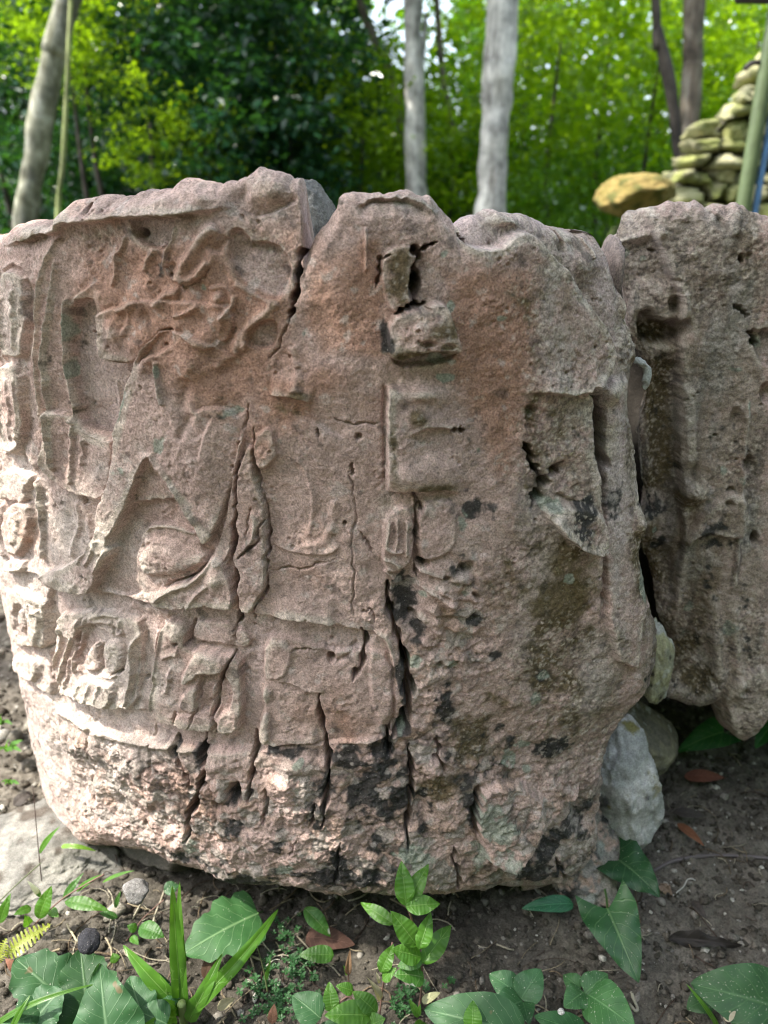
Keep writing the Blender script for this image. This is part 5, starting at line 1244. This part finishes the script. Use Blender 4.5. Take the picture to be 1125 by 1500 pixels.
twig('upright pale stalk against the shaded prop stone', [(193, 1348, -.005), (203, 1330, .03), (210, 1316, .055)], .0018, (.42, .38, .28))
twig('thin root curl right of the vine', [(985, 1312, .005), (1000, 1300, .01), (1008, 1288, .012), (1018, 1290, .006)], .0011, (.42, .40, .36))
# ------------------------------------------------------------------ wood behind
def bark_mat(name, ca, cb, cc, sc=(6, 6, 1.2)):
    m, n, out = new_mat(name)
    tc = nd(n, 'ShaderNodeTexCoord').outputs['Object']
    mp = nd(n, 'ShaderNodeMapping'); mp.inputs['Scale'].default_value = sc; n.links.new(tc, mp.inputs[0])
    n1 = noise_node(n, 2.2, 5, .65, mp.outputs[0]); n2 = noise_node(n, 4.5, 4, .6, tc)
    r = ramp(n, n1.outputs[0], [(.3, ca), (.5, cb), (.7, cc)])
    r2 = ramp(n, n2.outputs[0], [(.35, .40), (.65, 1.2)])
    c = mix(n, r.outputs[0], r2.outputs[0], None, 'MULTIPLY', 1.0)
    b = nd(n, 'ShaderNodeBsdfPrincipled', Roughness=.9); n.links.new(c, b.inputs['Base Color'])
    bp = nd(n, 'ShaderNodeBump'); bp.inputs['Strength'].default_value = .6; bp.inputs['Distance'].default_value = .02
    n.links.new(n1.outputs[0], bp.inputs['Height']); n.links.new(bp.outputs[0], b.inputs['Normal'])
    n.links.new(b.outputs[0], out.inputs[0])
    return m
MB_WHITE = bark_mat('pale_bark', (.22, .20, .17), (.62, .60, .55), (.80, .78, .72))
MB_BROWN = bark_mat('brown_bark', (.07, .055, .04), (.15, .12, .09), (.26, .24, .20))
MB_MOTTLE = bark_mat('mottled_bark', (.09, .09, .05), (.24, .24, .17), (.44, .44, .36), (6, 6, 3))
MB_GREEN = bark_mat('green_bark', (.20, .24, .08), (.30, .34, .13), (.40, .42, .2))
MB_DARK = bark_mat('dark_bark', (.03, .026, .02), (.06, .05, .04), (.10, .09, .07))

def foliage_mat(name, ca, cb, trans=.45, rough=.32):
    m, n, out = new_mat(name)
    at = nd(n, 'ShaderNodeAttribute', attribute_name='Col')
    sp = nd(n, 'ShaderNodeSeparateColor'); n.links.new(at.outputs[0], sp.inputs[0])
    r = ramp(n, sp.outputs[0], [(0.0, ca), (1.0, cb)])
    b = nd(n, 'ShaderNodeBsdfPrincipled', Roughness=rough); b.inputs['Specular IOR Level'].default_value = .5
    n.links.new(r.outputs[0], b.inputs['Base Color'])
    t = nd(n, 'ShaderNodeBsdfTranslucent'); c2 = mix(n, r.outputs[0], (2.3, 2.15, .38), None, 'MULTIPLY', 1.0); n.links.new(c2, t.inputs['Color'])
    mx = nd(n, 'ShaderNodeMixShader'); mx.inputs[0].default_value = trans
    n.links.new(b.outputs[0], mx.inputs[1]); n.links.new(t.outputs[0], mx.inputs[2]); n.links.new(mx.outputs[0], out.inputs[0])
    return m
MF_BRIGHT = foliage_mat('bright_foliage', (.10, .19, .014), (.195, .315, .027), .60, .20)  # sunlit glow put into a raised leaf colour
MF_DARK = foliage_mat('dark_foliage', (.014, .055, .028), (.030, .095, .045), .35, .22)  # shade under the trees put into a darker leaf colour
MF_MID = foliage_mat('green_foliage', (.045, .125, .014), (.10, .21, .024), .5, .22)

def crown_mesh(name, nclump, nleaf, rad, spread, size, seed, droop=.25, zlo=-1.0):
    """leaf-by-leaf crown in an ellipsoid of half-axes rad"""
    r = np.random.default_rng(seed)
    c = r.normal(size=(nclump, 3)); c /= np.linalg.norm(c, axis=1)[:, None]; c *= (r.random((nclump, 1)) ** .45)
    c[:, 2] = np.maximum(c[:, 2], zlo)
    c *= rad
    n = nclump * nleaf
    ctr = np.repeat(c, nleaf, 0) + r.normal(size=(n, 3)) * spread * np.repeat(r.uniform(.5, 1.4, (nclump, 1)), nleaf, 0) * [1, 1, .55]
    d = r.normal(size=(n, 3)) + [0, 0, -droop]; d[:, 2] *= .55; d /= np.linalg.norm(d, axis=1)[:, None]
    up = r.normal(size=(n, 3)) * .45 + [0, 0, 1]; s = np.cross(d, up); s /= np.linalg.norm(s, axis=1)[:, None]; nn = np.cross(s, d)
    L = size * r.uniform(.6, 1.35, (n, 1)); w = L * r.uniform(.22, .34, (n, 1))
    a = ctr; t = ctr + d * L - nn * L * .08
    l1 = ctr + d * L * .42 + s * w + nn * w * .35; r1 = ctr + d * L * .42 - s * w + nn * w * .35
    V = np.stack([a, l1, t, r1], 1).reshape(-1, 3)
    i = np.arange(n)[:, None] * 4
    F = np.concatenate([i + [0, 1, 2], i + [0, 2, 3]], 0)
    C = np.repeat(np.clip(np.repeat(r.random(nclump), nleaf) * .6 + r.random(n) * .4, 0, 1), 4)
    return np_mesh(name, V, F, np.stack([C, C, C], -1), smooth=False)

def trunk_obj(parent, pts, rad, mat, seed=0, name='trunk'):
    P = spline(pts, 40); v, f = tube(P, rad, 14)
    v = v + (v - np.repeat(np.concatenate([P[:1], P, P[-1:]]), 14, 0)) * ((fbm(v, 3.5, 3, seed) - .5) * .7)[:, None]
    me = np_mesh(name, v, f)
    return link(name, me, parent, mat)
def at_y(u, v, y): return PY(u, v, y)
def tree(name, label, pix, y, rad, mat, crown=None, foliage=None, cz=5.5, group=None, seed=0, top=7.0, branches=()):
    P = [at_y(u, v, y) for u, v in pix]
    d = (P[-1] - P[-2]) / np.linalg.norm(P[-1] - P[-2])
    k = (top - P[-1][2]) / max(d[2], .3)
    b = P[0] + (P[0] - P[1]) * (P[0][2] + .2) / max(P[1][2] - P[0][2], .2)
    b = np.array([P[0][0] * .5 + b[0] * .5, P[0][1], -.15])
    pts = [b] + P + [P[-1] + d * k]
    root = empty(name, (float(b[0]), float(b[1]), 0.0), label, 'tree', group)
    trunk_obj(root, pts, rad, mat, seed)
    for br in branches:
        q = [at_y(u, v, y + dy) for u, v, dy in br[0]]
        trunk_obj(root, q, br[1], mat, seed + 3, 'branch')
    if crown is not None:
        c = link('crown', crown, root, None)
        if not crown.materials: crown.materials.append(foliage)
        c.matrix_parent_inverse = Matrix.Identity(4); c.location = (float(pts[-1][0] - b[0]), float(pts[-1][1] - b[1]), cz)
        c.rotation_euler = (0, 0, seed * 1.7)
    return root
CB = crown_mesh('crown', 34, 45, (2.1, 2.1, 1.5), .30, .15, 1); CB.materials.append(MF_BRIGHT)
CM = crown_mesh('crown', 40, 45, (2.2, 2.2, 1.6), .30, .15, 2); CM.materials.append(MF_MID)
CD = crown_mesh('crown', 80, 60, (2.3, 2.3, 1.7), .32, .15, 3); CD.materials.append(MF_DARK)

def r_(px, y): return px * y / 1177 / 2
tree('tree', 'slim white-barked tree standing left of the thicker white trunk', [(609, 300), (608, 200), (606, 100), (606, 0)], 9.0, [r_(34, 9), r_(30, 9), r_(26, 9), r_(22, 9)], MB_WHITE, CB, seed=1, cz=5.0, branches=[([(617, 200, .02), (616, 150, .03), (618, 95, .04), (624, 20, .02)], [.03, .03, .02])])
tree('tree', 'thick white-barked tree behind the middle of the stones', [(719, 318), (724, 200), (730, 100), (735, 0)], 8.0, [r_(44, 8), r_(41, 8), r_(41, 8), r_(40, 8)], MB_WHITE, None, seed=2)
tree('tree', 'mottled grey tree leaning right at the far left', [(38, 330), (52, 230), (66, 140), (84, 60), (100, 0)], 7.5, [r_(34, 7.5), r_(32, 7.5), r_(30, 7.5), r_(34, 7.5)], MB_MOTTLE, CD, seed=3, cz=5.4)
tree('sapling', 'thin pale green sapling stem beside the leaning mottled tree', [(85, 318), (92, 240), (97, 150), (101, 60), (104, 0)], 6.5, [r_(8, 6.5), r_(7, 6.5), r_(6, 6.5), r_(5, 6.5)], MB_GREEN, None, seed=4, top=4.0)
tree('tree', 'thin dark tree in the gloom above the left half of the drum', [(288, 260), (291, 180), (290, 100), (300, 0)], 13.0, [r_(12, 13), r_(10, 13), r_(8, 13)], MB_DARK, CD, seed=5, cz=5.5, branches=[([(291, 150, 0), (320, 70, .2), (370, 40, .5)], [.04, .03, .02])])
tree('tree', 'slender tree bending out to the left above the notch in the drum', [(600, 260), (585, 170), (570, 100), (545, 50), (522, -10)], 11.0, [r_(12, 11), r_(11, 11), r_(10, 11)], MB_BROWN, CM, seed=6, cz=6.0)
tree('tree', 'dark curved tree at the right in front of a straight brown one', [(1000, 310), (994, 230), (985, 150), (974, 90), (962, 40), (960, 0)], 7.6, [r_(16, 7.6), r_(15, 7.6), r_(14, 7.6), r_(11, 7.6)], MB_DARK, None, seed=7)
tree('tree', 'straight grey-brown tree left of the ruined wall', [(1004, 310), (1008, 200), (1014, 100), (1017, 0)], 8.2, [r_(30, 8.2), r_(28, 8.2), r_(26, 8.2)], MB_BROWN, None, seed=8)
tree('tree', 'thin leaning tree right of the slim white-barked tree', [(690, 320), (668, 230), (655, 150), (645, 80), (640, 0)], 12.0, [r_(10, 12), r_(9, 12), r_(7, 12)], MB_BROWN, CM, seed=9, cz=6.4)

for k, (u, y) in enumerate([(180, 10.2), (395, 11.3)]):  # both added so their dense crowns shade the wood at the left
    tree('tree', ['dark slender trunk behind the sapling, under a dense crown', 'dark slender trunk above the notch in the drum, lost in the shade'][k], [(u, 300), (u + 3, 200), (u + 2, 100), (u + 8, 0)], y, [r_(11, y), r_(9, y), r_(8, y)], MB_DARK, CD, seed=11 + k, cz=4.9)
# leafy understorey: many low trees, each its own
def low_mesh(i, mat, size, nc=64, nl=46, rad=(1.25, 1.1, 1.25)):
    me = crown_mesh('crown', nc, nl, rad, .20, size, 40 + i, droop=.5); me.materials.append(mat); return me
LOWB = [low_mesh(k, MF_BRIGHT, .115, nc=46, nl=34) for k in range(2)]; LOWD = [low_mesh(4 + k, MF_DARK, .12, nc=58) for k in range(2)]; LOWM = [low_mesh(8 + k, MF_MID, .12, nc=50, nl=40) for k in range(2)]
STEMM = np_mesh('trunk', *tube(spline([(0, 0, -.1), (.03, .02, .5), (-.02, .04, 1.0), (.02, 0, 1.9)], 14), [.035, .03, .012], 8)); STEMM.materials.append(MB_DARK)
rs = np.random.default_rng(17)
def low_tree(u, y, z, me, sc, label, group):
    x = float(PY(u, 309, y)[0])
    root = empty('understorey_tree', (x, y, 0), label, 'tree', group)
    t = bpy.data.objects.new('trunk', STEMM); COL.objects.link(t); t.parent = root; t.scale = (1, 1, z / 1.8)
    c = bpy.data.objects.new('crown', me); COL.objects.link(c); c.parent = root; c.location = (0, 0, z); c.rotation_euler = (0, 0, rs.uniform(0, 6.28)); c.scale = (sc, sc, sc * rs.uniform(.85, 1.1))
    return root
GD = 'shaded dark green trees behind the left of the drum'; LD = 'dark bluish green shaded low tree in the wood behind the left of the drum'
GB = 'sunlit yellow-green trees in the wood behind'; LB = 'sunlit yellow-green low tree in the wood behind the stones'
GM = 'mid green trees in the wood behind'; LM = 'mid green low tree in the wood between the sunlit and the shaded ones'
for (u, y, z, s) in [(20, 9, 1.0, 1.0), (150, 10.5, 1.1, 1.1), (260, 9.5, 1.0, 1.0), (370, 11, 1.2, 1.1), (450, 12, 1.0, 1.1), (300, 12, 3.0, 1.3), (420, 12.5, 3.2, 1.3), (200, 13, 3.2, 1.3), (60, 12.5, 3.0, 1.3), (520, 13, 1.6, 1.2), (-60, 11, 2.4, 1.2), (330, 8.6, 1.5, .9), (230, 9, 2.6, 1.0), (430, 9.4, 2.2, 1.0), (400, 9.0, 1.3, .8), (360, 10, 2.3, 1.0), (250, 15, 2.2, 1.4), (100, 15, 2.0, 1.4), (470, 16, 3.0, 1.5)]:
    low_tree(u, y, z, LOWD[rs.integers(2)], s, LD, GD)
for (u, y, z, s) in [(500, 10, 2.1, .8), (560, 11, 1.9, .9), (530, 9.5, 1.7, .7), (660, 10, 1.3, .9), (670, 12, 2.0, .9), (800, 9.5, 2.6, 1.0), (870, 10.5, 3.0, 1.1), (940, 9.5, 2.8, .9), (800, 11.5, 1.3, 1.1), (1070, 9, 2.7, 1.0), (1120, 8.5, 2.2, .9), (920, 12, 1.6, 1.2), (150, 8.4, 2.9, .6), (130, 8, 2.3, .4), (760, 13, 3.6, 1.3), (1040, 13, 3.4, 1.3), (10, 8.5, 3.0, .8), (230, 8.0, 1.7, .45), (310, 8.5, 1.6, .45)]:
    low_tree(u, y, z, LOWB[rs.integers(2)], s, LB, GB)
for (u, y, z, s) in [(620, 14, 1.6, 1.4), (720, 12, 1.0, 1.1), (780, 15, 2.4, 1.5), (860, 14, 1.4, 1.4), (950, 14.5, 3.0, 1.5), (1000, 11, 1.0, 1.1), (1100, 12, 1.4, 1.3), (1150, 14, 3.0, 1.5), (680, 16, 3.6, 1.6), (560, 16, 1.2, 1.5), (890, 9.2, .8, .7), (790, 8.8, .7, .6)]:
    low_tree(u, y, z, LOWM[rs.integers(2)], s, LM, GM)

# the wood farther off, one mass
def wood(seed):
    r = np.random.default_rng(seed); n = 26000
    x = r.uniform(-16, 18, n); y = r.uniform(17, 26, n); z = r.uniform(0, 10, n)
    keep = ~((x <= 1.5) & (r.random(n) < .3)) & ~((x > 1.5) & (r.random(n) < .62)) & ~((np.abs(x / (y + 1e-9) - .030) < .055) & (z / y > .17))     # an opening to the sky
    x, y, z = x[keep], y[keep], z[keep]; n = len(x)
    ctr = np.stack([x, y, z], -1)
    d = r.normal(size=(n, 3)); d[:, 2] = d[:, 2] * .5 - .3; d /= np.linalg.norm(d, axis=1)[:, None]
    up = r.normal(size=(n, 3)) * .5 + [0, -.3, 1]; s = np.cross(d, up); s /= np.linalg.norm(s, axis=1)[:, None]; nn = np.cross(s, d)
    L = r.uniform(.3, .7, (n, 1)); w = L * .34
    V = np.stack([ctr, ctr + d * L * .45 + s * w + nn * w * .3, ctr + d * L - nn * L * .1, ctr + d * L * .45 - s * w + nn * w * .3], 1).reshape(-1, 3)
    i = np.arange(n)[:, None] * 4; F = np.concatenate([i + [0, 1, 2], i + [0, 2, 3]], 0)
    C = np.repeat(r.random(n), 4)
    return tag(link('distant_wood', np_mesh('distant_wood', V, F, np.stack([C] * 3, -1), smooth=False), None, MF_MID), kind='stuff')
wood(5)
hx = np.linspace(-60, 60, 60); hz = np.linspace(0, 1, 14); HX, HZ = np.meshgrid(hx, hz)
HPx = np.stack([HX, 30 + HZ * 22 + HX ** 2 * .004, -1 + HZ * 9.5 + 0 * HX], -1).reshape(-1, 3)
HPx[:, 2] *= np.where(HPx[:, 0] > 0, .55, .7); HPx[:, 2] += (fbm(HPx, .25, 4, 7) - .5) * 2.2 * (HPx[:, 2] > 0)
_hm = np_mesh('hillside', HPx, grid_faces(14, 60), np.ones((len(HPx), 3)) * (.022, .05, .018))
tag(link('hillside', _hm, None, M_STEM), kind='structure')

def wood_behind(seed):  # unseen leaves added behind and right of the camera to block low sky
    r = np.random.default_rng(seed); n = 15000
    x = r.uniform(-13, 13, n); y = r.uniform(-9, -5.5, n); z = r.uniform(0, 8.0, n)
    k = r.random(n) < .3; x[k] = r.uniform(6.5, 9, k.sum()); y[k] = r.uniform(-7, 5, k.sum()); z[k] = r.uniform(0, 6.5, k.sum())
    ctr = np.stack([x, y, z], -1); d = r.normal(size=(n, 3)); d /= np.linalg.norm(d, axis=1)[:, None]
    s = np.cross(d, r.normal(size=(n, 3))); s /= np.linalg.norm(s, axis=1)[:, None]
    L = r.uniform(.35, .75, (n, 1)); w = L * .3
    V = np.stack([ctr, ctr + d * L * .45 + s * w, ctr + d * L, ctr + d * L * .45 - s * w], 1).reshape(-1, 3)
    F = np.arange(n)[:, None] * 4 + np.array([[0, 1, 2, 3]]); C = np.repeat(r.random(n), 4)
    return tag(link('surrounding_wood', np_mesh('surrounding_wood', V, F, np.stack([C] * 3, -1), smooth=False), None, MF_MID), kind='stuff')
wood_behind(8)
# unseen tree added at the left so that its boughs shade the right-hand ground
CO = crown_mesh('crown', 40, 30, (.75, .75, .4), .18, .13, 77); CO.materials.append(MF_BRIGHT)
root = empty('overhanging_tree', (-4.6, 1.9, 0), 'tree on the left whose high boughs hang over the stones', 'tree')
trunk_obj(root, [(-4.6, 1.9, -.1), (-4.5, 1.8, 1.5), (-4.3, 1.6, 3.2), (-4.0, 1.5, 5.0)], [.17, .15, .13, .08], MB_BROWN, 3)
for q in [(-1.15, .55, 3.9), (-.9, 1.35, 4.1), (-.6, .2, 4.0), (-1.72, .22, 3.9)]:
    trunk_obj(root, [(-4.25, 1.6, 3.4), ((q[0] - 4.25) / 2, (q[1] + 1.6) / 2, q[2] + .1), q], [.06, .045, .02], MB_BROWN, 4, 'branch')
    c = bpy.data.objects.new('crown', CO); COL.objects.link(c); c.parent = root; c.location = Vector(q) - Vector(root.location); c.rotation_euler = (0, 0, q[0] * 3)

# ------------------------------------------------------------------ ruined wall, boulder, shelter post
def ruin():
    r = np.random.default_rng(31); Vs, Fs, Cs = [], [], []; b = 0; V, F = ico(3)
    y0 = 6.0
    def left(z): return np.interp(z, [-.2, 1.10, 1.50, 1.80, 2.04], [2.02, 2.06, 2.24, 2.52, 2.80])
    z = -.1; row = 0
    while z < 2.06:
        hgt = r.uniform(.09, .16); x = left(z) + r.uniform(-.03, .05)
        while x < 4.4:
            w = r.uniform(.13, .32)
            nrm = r.normal(size=(14, 3)); nrm /= np.linalg.norm(nrm, axis=1)[:, None]
            t = np.where(V @ nrm.T > .05, r.uniform(.55, 1.0, 14) / np.maximum(V @ nrm.T, .05), 9).min(1)
            P = np.sign(V) * np.abs(V) ** .7 * np.minimum(t, 1.05)[:, None]; P = P * (1 + ((fbm(P, 3, 3, row + int(x * 50)) - .5) * .7)[:, None])
            P = P * np.array([w * .56, .19, hgt * .58]) + np.array([x + w / 2, y0 + r.uniform(-.05, .06), z + hgt / 2])
            g = fbm(P, 9, 3, row)[:, None]
            C = np.array((.52, .48, .32)) * (1 - g) + np.array((.27, .28, .12)) * g
            C = C * r.uniform(.55, 1.25) * (.55 + .9 * fbm(P, 24, 3, row + 9)[:, None]); k_ = sstep(.48, .6, fbm(P, 7, 3, row + 40))[:, None] * .7; C = C * (1 - k_) + np.array((.20, .23, .05)) * k_
            Vs.append(P); Fs.append(F + b); Cs.append(C); b += len(P); x += w * 1.0
        z += hgt; row += 1
    o = tag(link('ruined_wall', np_mesh('ruined_wall', np.concatenate(Vs), np.concatenate(Fs), np.concatenate(Cs)), None, M_PALE), 'sunlit ruin of stacked rough stones in the background at the right', 'ruined wall')
    pr = [(2.14, -.1), (2.16, 1.05), (2.36, 1.48), (2.64, 1.78), (2.95, 1.95), (4.4, 1.95), (4.4, -.1)]
    n = len(pr); v = np.array([(a, 6.05, c) for a, c in pr] + [(a + .2, 7.2, c - .1) for a, c in pr])
    bm_ = bmesh.new(); vs = [bm_.verts.new(q) for q in v]
    bm_.faces.new(vs[:n]); bm_.faces.new(vs[n:][::-1])
    for k in range(n): bm_.faces.new([vs[(k + 1) % n], vs[k], vs[n + k], vs[n + (k + 1) % n]])
    me = bpy.data.meshes.new('core'); bm_.to_mesh(me); bm_.free()
    a = me.color_attributes.new('Col', 'FLOAT_COLOR', 'POINT'); a.data.foreach_set('color', np.tile(np.array([.10, .09, .06, 1], np.float32), len(me.vertices)))
    link('core', me, o, M_PALE)
ruin()
bx_ = PY(928, 305, 5.2)
rock('mossy_mound', 'dark mossy mound under the yellowish boulder in the background', 'rock', (float(bx_[0]) + .05, 5.35, .46), (.22, .22, .58), 52, (.03, .05, .015), (.05, .07, .02), sub=5, amp=.12)
rock('boulder', 'yellowish mossy boulder in the background just left of the ruined wall', 'rock', (float(bx_[0]), 5.2, 1.095), (.25, .22, .125), 51, (.27, .20, .07), (.20, .16, .05), sub=5, amp=.12, facets=12, fmin=.75, patches=[((.10, .10, .03), .55, 3)])
def cyl(p0, p1, rad, seg=20):
    return tube(np.linspace(p0, p1, 6), rad, seg)
def paint(name, col, rough=.45):
    m, n, out = new_mat(name); tc = nd(n, 'ShaderNodeTexCoord').outputs['Object']
    n1 = noise_node(n, 14, 4, .6, tc); r = ramp(n, n1.outputs[0], [(.3, tuple(c * .7 for c in col)), (.7, tuple(c * 1.15 for c in col))])
    b = nd(n, 'ShaderNodeBsdfPrincipled', Roughness=rough); n.links.new(r.outputs[0], b.inputs['Base Color']); n.links.new(b.outputs[0], out.inputs[0]); return m
px_ = PY(1106, 200, 4.0); X0 = float(px_[0])
sh = empty('shelter', (X0, 4.0, 0), 'green shelter post with a blue pipe at the right edge', 'shelter')
MP = paint('green_paint', (.11, .15, .07)); MBL = paint('blue_pipe', (.10, .22, .42)); MDK = paint('dark_beam', (.03, .025, .02), .7)
v, f = cyl((X0, 4.0, -.1), (X0, 4.0, 2.15), .036); link('post', np_mesh('post', v, f), sh, MP)
v, f = cyl((X0 + .062, 4.0, -.1), (X0 + .062, 4.0, 2.1), .016); link('pipe', np_mesh('pipe', v, f), sh, MBL)
v, f = tube(np.array([(X0 - .19, 4.0, 1.900), (X0 + .6, 3.98, 1.885), (X0 + 1.6, 3.95, 1.88), (X0 + 2.6, 3.95, 1.88)]), .030, 4); link('beam', np_mesh('beam', v, f), sh, MDK)
v, f = tube(spline([(X0 - .10, 4.0, 1.615), (X0 - .07, 4.0, 1.640), (X0 - .03, 4.0, 1.640)], 8), .012, 8); link('bracket', np_mesh('bracket', v, f), sh, MDK)
